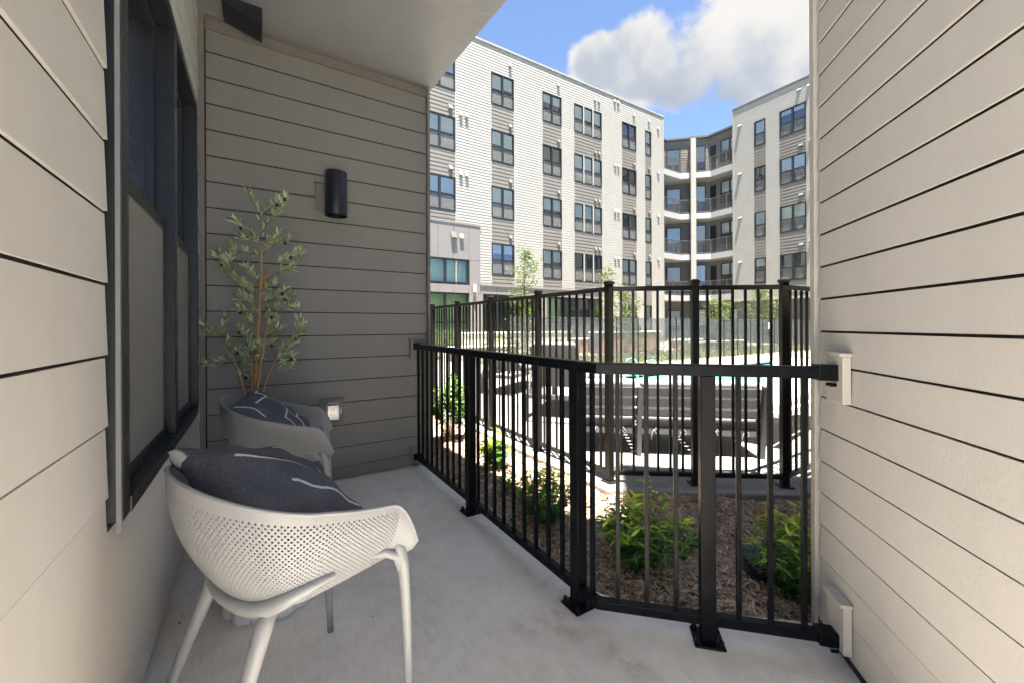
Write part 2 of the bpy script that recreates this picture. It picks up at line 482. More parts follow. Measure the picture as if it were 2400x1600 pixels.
# ------------------------------------------------------------------ mesh helpers
class MB:
    def __init__(self):
        self.v = []
        self.f = []

    def quad(self, *pts):
        i = len(self.v)
        self.v += [tuple(p) for p in pts]
        self.f.append(tuple(range(i, i + len(pts))))

    def hexa(self, p):
        i = len(self.v)
        self.v += [tuple(q) for q in p]
        for a in ((0, 3, 2, 1), (4, 5, 6, 7), (0, 1, 5, 4), (1, 2, 6, 5), (2, 3, 7, 6), (3, 0, 4, 7)):
            self.f.append(tuple(i + k for k in a))

    def box(self, lo, hi):
        (x0, y0, z0), (x1, y1, z1) = lo, hi
        self.hexa([(x0, y0, z0), (x1, y0, z0), (x1, y1, z0), (x0, y1, z0),
                   (x0, y0, z1), (x1, y0, z1), (x1, y1, z1), (x0, y1, z1)])

    def obox(self, c, size, ax=(1, 0, 0), ay=(0, 1, 0), az=None):
        """oriented box, c = centre, ax / ay unit axes"""
        ax, ay = Vector(ax).normalized(), Vector(ay).normalized()
        az = Vector(az).normalized() if az is not None else ax.cross(ay)
        c = Vector(c)
        a, b, d = ax * size[0] / 2, ay * size[1] / 2, az * size[2] / 2
        self.hexa([c - a - b - d, c + a - b - d, c + a + b - d, c - a + b - d, c - a - b + d, c + a - b + d, c + a + b + d, c - a + b + d])

    def bar(self, p0, p1, w, h, up=(0, 0, 1)):
        """rectangular bar from p0 to p1, w = horizontal width, h = height along up"""
        p0, p1 = Vector(p0), Vector(p1)
        d = (p1 - p0)
        L = d.length
        d.normalize()
        up = Vector(up)
        s = d.cross(up).normalized()
        u = s.cross(d)
        self.obox((p0 + p1) / 2, (L, w, h), d, s, u)

    def prism(self, poly, z0, z1):
        n = len(poly)
        i = len(self.v)
        self.v += [(x, y, z0) for x, y in poly] + [(x, y, z1) for x, y in poly]
        self.f.append(tuple(i + k for k in reversed(range(n))))
        self.f.append(tuple(i + n + k for k in range(n)))
        for k in range(n):
            m = (k + 1) % n
            self.f.append((i + k, i + m, i + n + m, i + n + k))

    def tube(self, pts, rads, n=8, cap=True):
        pts = [Vector(p) for p in pts]
        i0 = len(self.v)
        prev = None
        for k, p in enumerate(pts):
            d = (pts[min(k + 1, len(pts) - 1)] - pts[max(k - 1, 0)]).normalized()
            if prev is None:
                a = d.orthogonal().normalized()
            else:
                a = (prev - d * prev.dot(d)).normalized()
            prev = a
            b = d.cross(a)
            r = rads[k] if hasattr(rads, '__len__') else rads
            for j in range(n):
                t = 2 * math.pi * j / n
                self.v.append(tuple(p + a * (r * math.cos(t)) + b * (r * math.sin(t))))
        for k in range(len(pts) - 1):
            for j in range(n):
                q = (j + 1) % n
                a = i0 + k * n
                self.f.append((a + j, a + q, a + n + q, a + n + j))
        if cap:
            self.f.append(tuple(i0 + j for j in reversed(range(n))))
            self.f.append(tuple(i0 + (len(pts) - 1) * n + j for j in range(n)))

    def lathe(self, prof, n=24, c=(0, 0, 0)):
        i0 = len(self.v)
        for r, z in prof:
            for j in range(n):
                t = 2 * math.pi * j / n
                self.v.append((c[0] + r * math.cos(t), c[1] + r * math.sin(t), c[2] + z))
        for k in range(len(prof) - 1):
            for j in range(n):
                q = (j + 1) % n
                a = i0 + k * n
                self.f.append((a + j, a + q, a + n + q, a + n + j))
        self.f.append(tuple(i0 + j for j in reversed(range(n))))
        self.f.append(tuple(i0 + (len(prof) - 1) * n + j for j in range(n)))

    def build(self, name, mat, parent=None, smooth=False, bevel=0.0, loc=None, seg=2):
        me = bpy.data.meshes.new(name)
        me.from_pydata(self.v, [], self.f)
        me.validate()
        return self.link(name, me, mat, parent, smooth, bevel, loc, seg)

    @staticmethod
    def link(name, me, mat, parent=None, smooth=False, bevel=0.0, loc=None, seg=2):
        if mat is not None and not me.materials:
            me.materials.append(MAT[mat])
        if smooth:
            me.polygons.foreach_set('use_smooth', [True] * len(me.polygons))
        o = bpy.data.objects.new(name, me)
        COL.objects.link(o)
        if parent is not None:
            o.parent = parent
        if loc is not None:
            o.location = loc
        if bevel:
            b = o.modifiers.new('bevel', 'BEVEL')
            b.width = bevel
            b.segments = seg
            b.limit_method = 'ANGLE'
            b.angle_limit = R(40)
        return o


def tag(o, label=None, cat=None, group=None, kind=None):
    for k, v in (('label', label), ('category', cat), ('group', group), ('kind', kind)):
        if v:
            o[k] = v
    return o


def thing(name, label, cat, loc=(0, 0, 0), rz=0.0, group=None):
    o = bpy.data.objects.new(name, None)
    o.empty_display_size = 0.1
    COL.objects.link(o)
    o.location = loc
    o.rotation_euler = (0, 0, rz)
    return tag(o, label, cat, group)


def copy_tree(o, parent=None):
    c = o.copy()
    COL.objects.link(c)
    c.parent = parent
    for ch in o.children:
        copy_tree(ch, c)
    return c


def inst(name, me, parent=None, mtx=None):
    o = bpy.data.objects.new(name, me)
    COL.objects.link(o)
    if parent is not None:
        o.parent = parent
    if mtx is not None:
        o.matrix_local = mtx
    return o


def numpy_mesh(name, verts, quads, tint=None):
    """verts (N,3), quads (M,4) -> mesh with optional FACE attribute tint (M,)"""
    me = bpy.data.meshes.new(name)
    me.vertices.add(len(verts))
    me.vertices.foreach_set('co', np.asarray(verts, dtype=np.float32).ravel())
    M = len(quads)
    me.loops.add(M * 4)
    me.loops.foreach_set('vertex_index', np.asarray(quads, dtype=np.int32).ravel())
    me.polygons.add(M)
    me.polygons.foreach_set('loop_start', np.arange(0, M * 4, 4, dtype=np.int32))
    me.polygons.foreach_set('loop_total', np.full(M, 4, dtype=np.int32))
    me.update(calc_edges=True)
    if tint is not None:
        a = me.attributes.new('tint', 'FLOAT', 'FACE')
        a.data.foreach_set('value', np.asarray(tint, dtype=np.float32))
    return me


def leaves_mesh(name, pos, dirs, length, width, tint, droop=0.25, fold=0.25):
    """lance-shaped folded leaves: each two rows of quads along a bent midrib"""
    pos = np.asarray(pos, float)
    d = np.asarray(dirs, float)
    d /= np.linalg.norm(d, axis=1, keepdims=True) + 1e-9
    n = len(pos)
    length = np.broadcast_to(np.asarray(length, float), (n,))[:, None]
    width = np.broadcast_to(np.asarray(width, float), (n,))[:, None]
    rv = rng.normal(size=(n, 3)) * 0.6 + np.array([0, 0, 1.0])
    side = np.cross(d, rv)
    side /= np.linalg.norm(side, axis=1, keepdims=True) + 1e-9
    nor = np.cross(side, d)
    stations = [(0.0, 0.10), (0.3, 0.85), (0.62, 0.9), (1.0, 0.06)]
    rows = []
    for s, w in stations:
        c = pos + d * length * s - nor * length * droop * s * s
        rows.append((c - side * width * w * 0.5 + nor * width * fold * w, c, c + side * width * w * 0.5 + nor * width * fold * w))
    verts = np.stack([np.stack(r, 1) for r in rows], 1)      # n,4,3,3
    verts = verts.reshape(n * 12, 3)
    q = []
    for k in range(3):
        for j in range(2):
            q.append((k * 3 + j, k * 3 + j + 1, (k + 1) * 3 + j + 1, (k + 1) * 3 + j))
    q = np.asarray(q)[None] + (np.arange(n) * 12)[:, None, None]
    quads = q.reshape(-1, 4)
    return numpy_mesh(name, verts, quads, np.repeat(np.asarray(tint, float), 6))


def lap_planks(parent, P, s0, s1, z0, ztop, expo, mat='siding', lift=0.0125, holes=(), slot=0.0085):
    """clapboards as single objects. P(s, n) -> (x, y): s along the wall, n out of the wall. holes: (s0, s1, z0, z1)"""
    z = z0
    while z < ztop - 0.02:
        za, zb = z, min(z + expo - slot, ztop)  # open slot onto dark backing stands in for the lap's shadow line
        segs = [(s0, s1, za, zb)]
        for (h0, h1, hz0, hz1) in holes:
            new = []
            for (a, b, c, d) in segs:
                if d <= hz0 or c >= hz1 or h1 <= a or h0 >= b:
                    new.append((a, b, c, d))
                    continue
                if h0 > a:
                    new.append((a, h0, c, d))
                if h1 < b:
                    new.append((h1, b, c, d))
                if c < hz0 - 0.03:
                    new.append((max(a, h0), min(b, h1), c, hz0))
                if d > hz1 + 0.03:
                    new.append((max(a, h0), min(b, h1), hz1, d))
            segs = new
        for (a, b, c, d) in segs:
            k = (lift - .006) / expo
            no_b = lift - (c - z) * k + random.uniform(-0.0007, 0.0007)
            no_t = lift - (d - z) * k
            mb = MB()
            pts = []
            for zz, no in ((c, no_b), (d, no_t)):
                for s, n in ((a, no - 0.0085), (b, no - 0.0085), (b, no), (a, no)):
                    x, y = P(s, n)
                    pts.append((x, y, zz))
            mb.hexa(pts)
            mb.build('plank', mat, parent)
        z += expo


# ------------------------------------------------------------------ ground, deck, pool, beds
XL, YM, KW = -0.325, 3.42, 1.1823      # window wall X, lamp wall Y, right wall X - Y
rt2 = math.sqrt(0.5)
SLAB_EDGE = 1.295

g = MB()
g.quad((-60, -60, -1.6), (90, -60, -1.6), (90, 90, -1.6), (-60, 90, -1.6))
tag(g.build('ground', 'lawn_soil'), kind='structure')

sl_ = MB()
sl_.prism([(XL - .1, -1.2), (.55, -1.2), (.97, -.25), (1.93, .70), (1.88, .755), (SLAB_EDGE + .06, 1.215), (SLAB_EDGE, 1.36), (SLAB_EDGE, YM + .05), (XL - .1, YM + .05)], -0.20, 0.0)
tag(sl_.build('balcony_floor', 'concrete', bevel=0.012, seg=3), kind='structure')

# pool deck with a rectangular hole for the pool
PX0, PX1, PY0, PY1 = 7.0, 20.0, 4.35, 6.72
curb = [(2.19, 26), (2.19, 2.16), (2.26, 2.06), (3.16, 1.40), (3.30, 1.345), (26, 1.345)]
dk = MB()
zd = 0.0


def flat(mb, poly, z0, z1):
    mb.prism(poly, z0, z1)


flat(dk, [(2.42, 2.25), (3.36, 1.56), (PX0, 1.56), (PX0, 8.75), (2.42, 8.75)], -0.3, zd)
flat(dk, [(PX0, 1.56), (PX1 + 8, 1.56), (PX1 + 8, PY0), (PX0, PY0)], -0.3, zd)
flat(dk, [(PX0, PY1), (PX1 + 8, PY1), (PX1 + 8, 8.75), (PX0, 8.75)], -0.3, zd)
flat(dk, [(PX1, PY0), (PX1 + 8, PY0), (PX1 + 8, PY1), (PX1, PY1)], -0.3, zd)
flat(dk, [(2.42, 8.75), (6.0, 8.75), (6.0, 19.5), (2.42, 19.5)], -0.3, zd)
tag(dk.build('pool_deck', 'deck'), kind='structure')
cb = MB()
inner = [(2.42, 19.5), (2.42, 2.25), (3.36, 1.56), (PX1 + 8, 1.56)]
outer = [(2.16, 19.5), (2.16, 2.12), (3.25, 1.31), (PX1 + 8, 1.31)]
for k in range(3):
    flat(cb, [outer[k], outer[k + 1], inner[k + 1], inner[k]], -0.3, 0.004)
tag(cb.build('curb', 'curb', bevel=0.012, seg=2), kind='structure')
cop = MB()
w_ = 0.30
for lo, hi in (((PX0 - w_, PY0 - w_), (PX1 + w_, PY0)), ((PX0 - w_, PY1), (PX1 + w_, PY1 + w_)), ((PX0 - w_, PY0), (PX0, PY1)), ((PX1, PY0), (PX1 + w_, PY1))):
    cop.box((*lo, -0.02), (*hi, 0.035))
tag(cop.build('pool_coping', 'curb', bevel=0.012), kind='structure')
wt = MB()
wt.quad((PX0, PY0, -0.07), (PX1, PY0, -0.07), (PX1, PY1, -0.07), (PX0, PY1, -0.07))
tag(wt.build('pool_water', 'water'), kind='structure')
tl = MB()
for x0, y0, x1, y1 in ((PX0, PY0, PX1, PY0), (PX1, PY0, PX1, PY1), (PX1, PY1, PX0, PY1), (PX0, PY1, PX0, PY0)):
    tl.quad((x0, y0, -.5), (x1, y1, -.5), (x1, y1, -.02), (x0, y0, -.02))
tag(tl.build('pool_wall', 'far_glass' if False else 'panel_paint'), kind='structure')

# planted courtyard beyond the mesh fence
lw = MB()
flat(lw, [(6.0, 8.75), (28.9, 8.75), (28.9, 12.4), (6.0, 12.4)], -0.3, -0.03)
tag(lw.build('lawn', 'lawn_soil'), kind='structure')
pv = MB()
flat(pv, [(6.0, 12.4), (31, 12.4), (31, 21.5), (6.0, 21.5)], -0.3, -0.012)
tag(pv.build('courtyard_paving', 'paver'), kind='structure')
nb = 5200
gx = rng.uniform(6.1, 27, nb)
gy = rng.uniform(8.85, 12.3, nb)
gp = np.stack([gx, gy, np.full(nb, -0.03)], 1)
gd = rng.normal(size=(nb, 3)) * 0.4 + np.array([0, 0, 1.0])
gm = leaves_mesh('lawn_grass', gp, gd, rng.uniform(.08, .24, nb), rng.uniform(.012, .03, nb), rng.uniform(0, 1, nb), 0.35, 0.2)
gm.materials.append(MAT['grass'])
tag(MB.link('lawn_grass', gm, None), 'rough green grass growing behind the mesh pool fence', 'grass', kind='stuff')

# mulch bed
bed = MB()
bed_poly = [(SLAB_EDGE - .02, 19.5), (SLAB_EDGE - .02, 1.3), (1.86, .70), (1.80, .2), (3.0, -.6), (9, -.6), (9, 1.36), (3.24, 1.36), (2.18, 2.15), (2.18, 19.5)]
bed.prism(bed_poly, -0.35, -0.055)
tag(bed.build('mulch_bed', 'mulch_soil'), kind='structure')


def in_poly(x, y, poly):
    c = np.zeros(len(x), bool)
    j = len(poly) - 1
    for i in range(len(poly)):
        xi, yi = poly[i]
        xj, yj = poly[j]
        c ^= ((yi > y) != (yj > y)) & (x < (xj - xi) * (y - yi) / (yj - yi + 1e-12) + xi)
        j = i
    return c


def mulch_chips():
    P = []
    for (x0, x1, y0, y1, n, sc) in ((1.28, 3.4, .3, 2.3, 30000, 1.0), (1.28, 2.2, 2.2, 5.5, 15000, 1.15), (3.2, 6, .4, 1.4, 4000, 1.4)):
        x = rng.uniform(x0, x1, n)
        y = rng.uniform(y0, y1, n)
        k = in_poly(x, y, bed_poly)
        P.append(np.stack([x[k], y[k], np.full(k.sum(), sc)], 1))
    P = np.concatenate(P)
    n = len(P)
    mound = 0.012 * np.sin(P[:, 0] * 5.1 + 1) * np.sin(P[:, 1] * 4.3) + 0.010 * np.sin(P[:, 0] * 13) * np.sin(P[:, 1] * 11)
    c = np.stack([P[:, 0], P[:, 1], -0.048 + mound + rng.uniform(0, .014, n)], 1)
    a = rng.uniform(0, 2 * np.pi, n)
    el = rng.normal(0, .28, n)
    d = np.stack([np.cos(a) * np.cos(el), np.sin(a) * np.cos(el), np.sin(el)], 1)
    s = np.cross(d, rng.normal(size=(n, 3)) * .35 + np.array([0, 0, 1.0]))
    s /= np.linalg.norm(s, axis=1, keepdims=True)
    u = np.cross(s, d)
    L = (rng.gamma(3.0, .0052, n) * P[:, 2])[:, None] + .006
    W = (rng.uniform(.0018, .0062, n) * P[:, 2])[:, None]
    T = rng.uniform(.001, .003, n)[:, None]
    v = []
    for sx, sy, sz in ((-1, -1, -1), (1, -1, -1), (1, 1, -1), (-1, 1, -1), (-1, -1, 1), (1, -1, 1), (1, 1, 1), (-1, 1, 1)):
        tp = 0.6 if sx > 0 else 1.0
        v.append(c + d * L * sx + s * W * sy * tp + u * T * sz)
    v = np.stack(v, 1).reshape(-1, 3)
    q = np.array([(4, 5, 6, 7), (0, 1, 5, 4), (1, 2, 6, 5), (2, 3, 7, 6), (3, 0, 4, 7)])
    quads = (q[None] + (np.arange(n) * 8)[:, None, None]).reshape(-1, 4)
    tint = np.repeat(np.clip(rng.beta(2.2, 2.2, n), 0, 1), 5)
    me = numpy_mesh('mulch', v, quads, tint)
    me.materials.append(MAT['mulch'])
    tag(MB.link('mulch', me, None), 'brown shredded wood mulch covering the planting bed', 'mulch', kind='stuff')


mulch_chips()

# ------------------------------------------------------------------ our own building: shaded balcony of lap siding
CEIL = 3.305
core = thing('apartment_block', 'beige apartment block that the shaded balcony belongs to', 'building')
mb = MB()
mb.prism([(-9, YM + .03), (SLAB_EDGE - .03, YM + .03), (SLAB_EDGE - .03, 19), (-9, 19)], 0.0, 5.4)      # room beyond the lamp wall
mb.build('wall', 'gray_paint', core)
mb = MB()
mb.prism([(-9, .25), (XL - .45, .25), (XL - .45, YM + .03), (-9, YM + .03)], 0.0, CEIL + .4)                 # rooms behind the window wall
mb.build('wall', 'room_dark', core)
mb = MB()
mb.prism([(.60, .60 - KW - .035), (1.93, 1.93 - KW - .035), (3.42, -.78), (2.12, -.78), (.79, -.81)], -0.3, 8.6)      # unseen block behind the right wall, shaped to shade the planting bed
mb.build('wall', 'gray_paint', core)
mb = MB()
mb.prism([(-9, .30), (.55, .30), (.95, .0), (1.15, -.08), (1.96, .72), (1.40, 1.27), (1.335, 2.6), (1.308, YM + .02), (-9, YM + .02)], CEIL + .015, CEIL + .42)  # unseen edge cut so sun stops just short of the visible floor
mb.build('sun_cut_roof', 'gray_paint', core)
mb = MB()
mb.box((2.15, -9, -.3), (30, -.75, 5.0))  # added unseen block, kept low so sun reaches the pool deck
mb.build('wall', 'gray_paint', core)
sf = MB()
sf.prism([(-.6, .30), (.55, .30), (.95, .0), (1.15, -.08), (1.975, .70), (1.42, 1.26), (1.352, 2.6), (1.318, YM + .0), (-.6, YM)], CEIL, CEIL + .012)  # unseen near edge follows the sun cut of the slab above
tag(sf.build('soffit', 'soffit'), kind='structure')
ter = MB()
ter.prism([(-9, -9), (2.1, -9), (2.1, .3), (.9, -.75), (.6, -1.15), (-.5, -1.15), (-.5, .2), (-9, .2)], -.25, -.004)  # unseen pale floor added behind the camera to bounce sun inwards
tag(ter.build('bounce_terrace', 'bounce_stone'), kind='structure')
ns = MB()
for k in range(16):
    y = 1.62 + k * .125
    ns.lathe([(0.0035, -0.001), (0.0045, 0.001)], 8, (1.352 - .055 - (y - 2.6) * .04 if y > 2.6 else 1.30, y, CEIL - .0012))
ns.build('nail_head', 'gray_frame', tag(bpy.data.objects['soffit'], kind='structure'))

# --- wall with the window (X = XL, faces +X)
wl = thing('siding_wall', 'pale taupe lap siding wall with the dark framed window, left', 'wall')
mb = MB()
mb.box((XL - .03, .27, 0.0), (XL - .012, 1.46, CEIL))
mb.box((XL - .03, 3.10, 0.0), (XL - .012, YM + .02, CEIL))
mb.box((XL - .03, 1.46, 0.0), (XL - .012, 3.10, .68))
mb.box((XL - .03, 1.46, 2.58), (XL - .012, 3.10, CEIL))
mb.build('sheathing', 'dark_gap', wl)
WY0, WY1, WZ0, WZ1 = 1.447, 3.115, 0.672, 2.575
lap_planks(wl, lambda s, n: (XL - .012 + n, s), .27, YM - .012, 0.03, CEIL, 0.1835, holes=[(WY0 - .014, WY1, WZ0, WZ1)])
# window: frame stands a little proud, sashes set back
FX = XL + .022
win = MB()
fw = 0.055
win.box((XL - .09, WY0 + .012, WZ0 + .012), (FX, WY0 + .012 + .072, WZ1 - .012))
win.box((XL - .09, WY1 - .012 - .05, WZ0 + .012), (FX, WY1 - .012, WZ1 - .012))
win.box((XL - .09, WY0 + .084, WZ0 + .012), (FX + .004, WY1 - .062, WZ0 + .012 + .045))
win.box((XL - .09, WY0 + .084, WZ1 - .012 - .05), (FX - .002, WY1 - .062, WZ1 - .012))
win.box((XL - .09, 2.30, WZ0 + .057), (FX - .003, 2.375, WZ1 - .062))
wo = win.build('window', 'frame_metal', wl, bevel=0.003)
fin = MB()
fin.box((FX - .012, WY0 + .004, WZ0 - .012), (FX - .002, WY0 + .0105, WZ1))
fin.build('flashing', 'flashing_metal', wo)
for k, (a, b) in enumerate(((WY0 + .084, 2.30), (2.375, WY1 - .062))):
    zt, zm, zb = WZ1 - .062, 1.645, WZ0 + .057
    up = MB()          # upper sash, set back
    x0, x1 = XL - .075, XL - .045
    for lo, hi in (((a, zm - .02), (a + .035, zt)), ((b - .035, zm - .02), (b, zt)), ((a + .035, zm - .02), (b - .035, zm + .03)), ((a + .035, zt - .04), (b - .035, zt))):
        up.box((x0, lo[0], lo[1]), (x1, hi[0], hi[1]))
    up.build('sash', 'frame_metal', wo, bevel=0.002)
    lo_ = MB()         # lower sash and screen frame
    x0, x1 = XL - .04, XL - .012
    for lo, hi in (((a, zb), (a + .03, zm + .02)), ((b - .03, zb), (b, zm + .02)), ((a + .03, zb), (b - .03, zb + .04)), ((a + .03, zm - .025), (b - .03, zm + .02))):
        lo_.box((x0, lo[0], lo[1]), (x1, hi[0], hi[1]))
    lo_.build('sash', 'frame_metal', wo, bevel=0.002)
    pn = MB()
    pn.quad((XL - .06, a + .03, zm), (XL - .06, b - .03, zm), (XL - .06, b - .03, zt - .03), (XL - .06, a + .03, zt - .03))
    pn.build('pane', 'window_glass', wo)
    pn = MB()
    pn.quad((XL - .035, a + .02, zb), (XL - .035, b - .02, zb), (XL - .035, b - .02, zm), (XL - .035, a + .02, zm))
    pn.build('pane', 'window_glass', wo)
    sc = MB()
    sc.quad((XL - .018, a + .028, zb + .035), (XL - .018, b - .028, zb + .035), (XL - .018, b - .028, zm - .02), (XL - .018, a + .028, zm - .02))
    sc.build('screen', 'insect_screen', wo)
    bl = MB()
    y = a
    zz = zb
    while zz < zt:
        bl.quad((XL - .092, a - .02, zz), (XL - .092, b + .02, zz), (XL - .108, b + .02, zz + .046), (XL - .108, a - .02, zz + .046))
        zz += .048
    bl.build('blind', 'blind', wo)

# --- lamp wall (Y = YM, faces -Y)
wm = thing('siding_wall', 'lap siding wall with shade in its colour, carrying the black lamp', 'wall')
mb = MB()
mb.box((XL - .02, YM + .012, 0.0), (SLAB_EDGE - .032, YM + .028, CEIL))
mb.build('sheathing', 'dark_gap', wm)
lap_planks(wm, lambda s, n: (s, YM + .012 - n), XL + .035, 1.266, 0.075, CEIL - .085, 0.1765, 'shade_toned_siding', slot=0.0075)
mb = MB()
mb.box((XL - .008, YM - .030, 0.02), (XL + .028, YM + .011, CEIL))
mb.build('corner_trim', 'shade_toned_trim', wm, bevel=0.002)
mb = MB()
mb.box((1.270, YM - .022, -0.02), (SLAB_EDGE, YM + .05, CEIL))
mb.build('corner_trim', 'shade_toned_trim', wm, bevel=0.002)
mb = MB()
mb.box((XL + .030, YM - .014, CEIL - .085), (1.268, YM + .011, CEIL - .004))
mb.build('frieze_board', 'shade_toned_trim', wm, bevel=0.002)
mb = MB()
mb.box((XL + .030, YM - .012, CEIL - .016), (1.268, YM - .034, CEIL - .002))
mb.build('cove_moulding', 'shade_toned_trim', wm, bevel=0.002)
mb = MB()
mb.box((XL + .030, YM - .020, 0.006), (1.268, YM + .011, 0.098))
mb.build('base_trim', 'shade_toned_trim', wm, bevel=0.002)

# --- right wall (X - Y = KW, faces the balcony)
wr = thing('siding_wall', 'sunless beige lap siding wall filling the right side', 'wall')
cx, cy = 1.925, 1.925 - KW           # outer corner


def PR(s, n):                        # s metres back from the corner, n out of the wall
    return (cx - s * rt2 - n * rt2 + .012 * rt2, cy - s * rt2 + n * rt2 - .012 * rt2)


mb = MB()
pts = [PR(0.012, -.003), PR(1.80, -.003), PR(1.80, -.02), PR(0.012, -.02)]
mb.prism(pts, 0.0, CEIL)
mb.build('sheathing', 'dark_gap', wr)
lap_planks(wr, PR, 0.052, 1.80, 0.034, CEIL, 0.127)
mb = MB()
mb.prism([PR(0.0, .020), PR(0.034, .020), PR(0.034, -.02), PR(0.0, -.02)], -.02, CEIL)
mb.build('corner_trim', 'trim', wr, bevel=0.002)
mb = MB()
mb.prism([PR(0.036, .010), PR(1.80, .010), PR(1.80, -.0), PR(0.036, -.0)], 0.004, 0.032)
mb.build('starter_strip', 'dark_gap', wr)

# ------------------------------------------------------------------ balcony railing
RX = 1.165
END0 = Vector((RX, YM - .02, 0))
BEND = Vector((RX, 1.195, 0))
DV = Vector((rt2, -rt2, 0))
END1 = BEND + DV * 0.858
TOPZ, BOTZ = 1.052, 0.10
rail = thing('balcony_railing', 'black metal balcony railing with thin balusters, bent near the right wall', 'railing')


def mitre_rail(z0, z1, w):
    # two bars mitred at the bend, one continuous prism
    h = w / 2
    n2 = Vector((rt2, rt2, 0))
    t = math.tan(R(22.5)) * h
    p = [(END0.x - h, END0.y), (END0.x + h, END0.y), (BEND.x + h, BEND.y + t), tuple((END1 + n2 * h).xy), tuple((END1 - n2 * h).xy), (BEND.x - h, BEND.y - t)]
    m = MB()
    m.prism(p, z0, z1)
    return m


mitre_rail(TOPZ - .043, TOPZ, .048).build('top_rail', 'black_metal', rail, bevel=0.004, seg=3)
mitre_rail(BOTZ - .036, BOTZ, .036).build('bottom_rail', 'black_metal', rail, bevel=0.003)
bal = MB()
bal.box((-.0085, -.0085, BOTZ - .002), (.0085, .0085, TOPZ - .02))
bal_o = bal.build('baluster', 'black_metal', rail, bevel=0.0015)
bal_me = bal_o.data
COL.objects.unlink(bal_o)
bpy.data.objects.remove(bal_o)
posts = [(Vector((RX, 2.352, 0)), 0), (Vector((RX, 1.318, 0)), 0), (BEND + DV * .405, R(45))]


def add_bal(p, rot):
    o = inst('baluster', bal_me, rail, Matrix.Translation(p) @ Matrix.Rotation(rot, 4, 'Z'))
    b = o.modifiers.new('bevel', 'BEVEL')
    b.width = .0015
    b.segments = 2


y = YM - .075
for y in [YM - .07 - k * .1035 for k in range(10)]:
    add_bal(Vector((RX, y, 0)), 0)
for y in [2.352 - .103 * (k + 1) for k in range(9)]:
    add_bal(Vector((RX, y, 0)), 0)
add_bal(Vector((RX, 1.318 - .088, 0)), 0)
for s in (.075, .185, .293, .515, .622, .732):
    add_bal(BEND + DV * s, R(45))

post_mb = MB()
post_mb.box((-.026, -.026, .010), (.026, .026, TOPZ - .042))
pm = post_mb.build('post', 'black_metal', rail, bevel=.003)
plate = MB()
plate.box((-.055, -.055, 0.001), (.055, .055, .0105))
plate_o = plate.build('base_plate', 'black_metal', pm, bevel=.006)
bolt = MB()
bolt.lathe([(.0125, .0), (.0125, .004), (.0095, .005), (.0095, .014), (.0085, .019), (.005, .023), (.001, .0245)], 12, (0, 0, .0104))
bolt_o = bolt.build('bolt', 'black_metal', pm, smooth=True)
bme = bolt_o.data
bolt_o.location = (-.04, -.04, 0)
for sx, sy in ((1, -1), (1, 1), (-1, 1)):
    inst('bolt', bme, pm, Matrix.Translation((sx * .04, sy * .04, 0)))
pm.location = posts[0][0]
for p, rot in posts[1:]:
    c = copy_tree(pm, rail)
    c.location = p
    c.rotation_euler = (0, 0, rot)
# rail brackets and wall blocks
for z in (TOPZ - .0215, BOTZ - .018):
    m = MB()
    m.obox((END0.x, YM - .035, z), (.060, .05, .056 if z > .5 else .046))
    m.build('bracket', 'black_metal', rail, bevel=.003)
    m = MB()
    m.obox(tuple(END1 - DV * .058) [:2] + (z,), (.062, .056, .056 if z > .5 else .046), DV, (rt2, rt2, 0))
    m.build('bracket', 'black_metal', rail, bevel=.003)
    for dz_ in (-.044, ):
        for q in (-.012, .012):
            m = MB()
            c_ = END1 - DV * .036 + Vector((rt2, rt2, 0)) * q + Vector((0, 0, z + dz_))
            m.tube([c_ - DV * .012, c_ + DV * .01], .006, 10)
            m.build('screw', 'black_metal', rail)
ci = MB()
for yy in (1.60, 1.577):
    ci.tube([(RX - .0245, yy, TOPZ - .022), (RX - .0235, yy, TOPZ - .022)], .004, 10)
ci.build('screw', 'steel', rail)

# mounting blocks on the siding where the rails land
blk = thing('mounting_block', 'shade-toned mounting block on lamp wall behind the upper rail end', 'mounting block')
m = MB(); m.box((END0.x - .055, YM - .026, TOPZ - .13), (END0.x + .07, YM - .006, TOPZ + .03)); m.build('plate', 'shade_toned_trim', blk, bevel=.002)
m = MB(); m.box((END0.x - .06, YM - .034, TOPZ + .031), (END0.x + .075, YM - .006, TOPZ + .04)); m.build('lip', 'shade_toned_trim', blk, bevel=.002)
blk = thing('mounting_block', 'shade-toned mounting block on lamp wall near the floor', 'mounting block')
m = MB(); m.box((END0.x - .05, YM - .026, .012), (END0.x + .06, YM - .006, .165)); m.build('plate', 'shade_toned_trim', blk, bevel=.002)
for nm, zc, h in (('upper', TOPZ - .045, .165), ('lower', BOTZ + .035, .165)):
    blk = thing('mounting_block', 'beige mounting block on right wall holding the %s rail' % nm, 'mounting block')
    c_ = END1 - DV * .016
    m = MB(); m.obox((c_.x, c_.y, zc), (.026, .105, h), DV, (rt2, rt2, 0)); m.build('plate', 'trim', blk, bevel=.002)
    c2 = END1 - DV * .020
    m = MB(); m.obox((c2.x, c2.y, zc + h / 2 + .007), (.040, .112, .012), DV, (rt2, rt2, 0)); m.build('lip', 'trim', blk, bevel=.002)

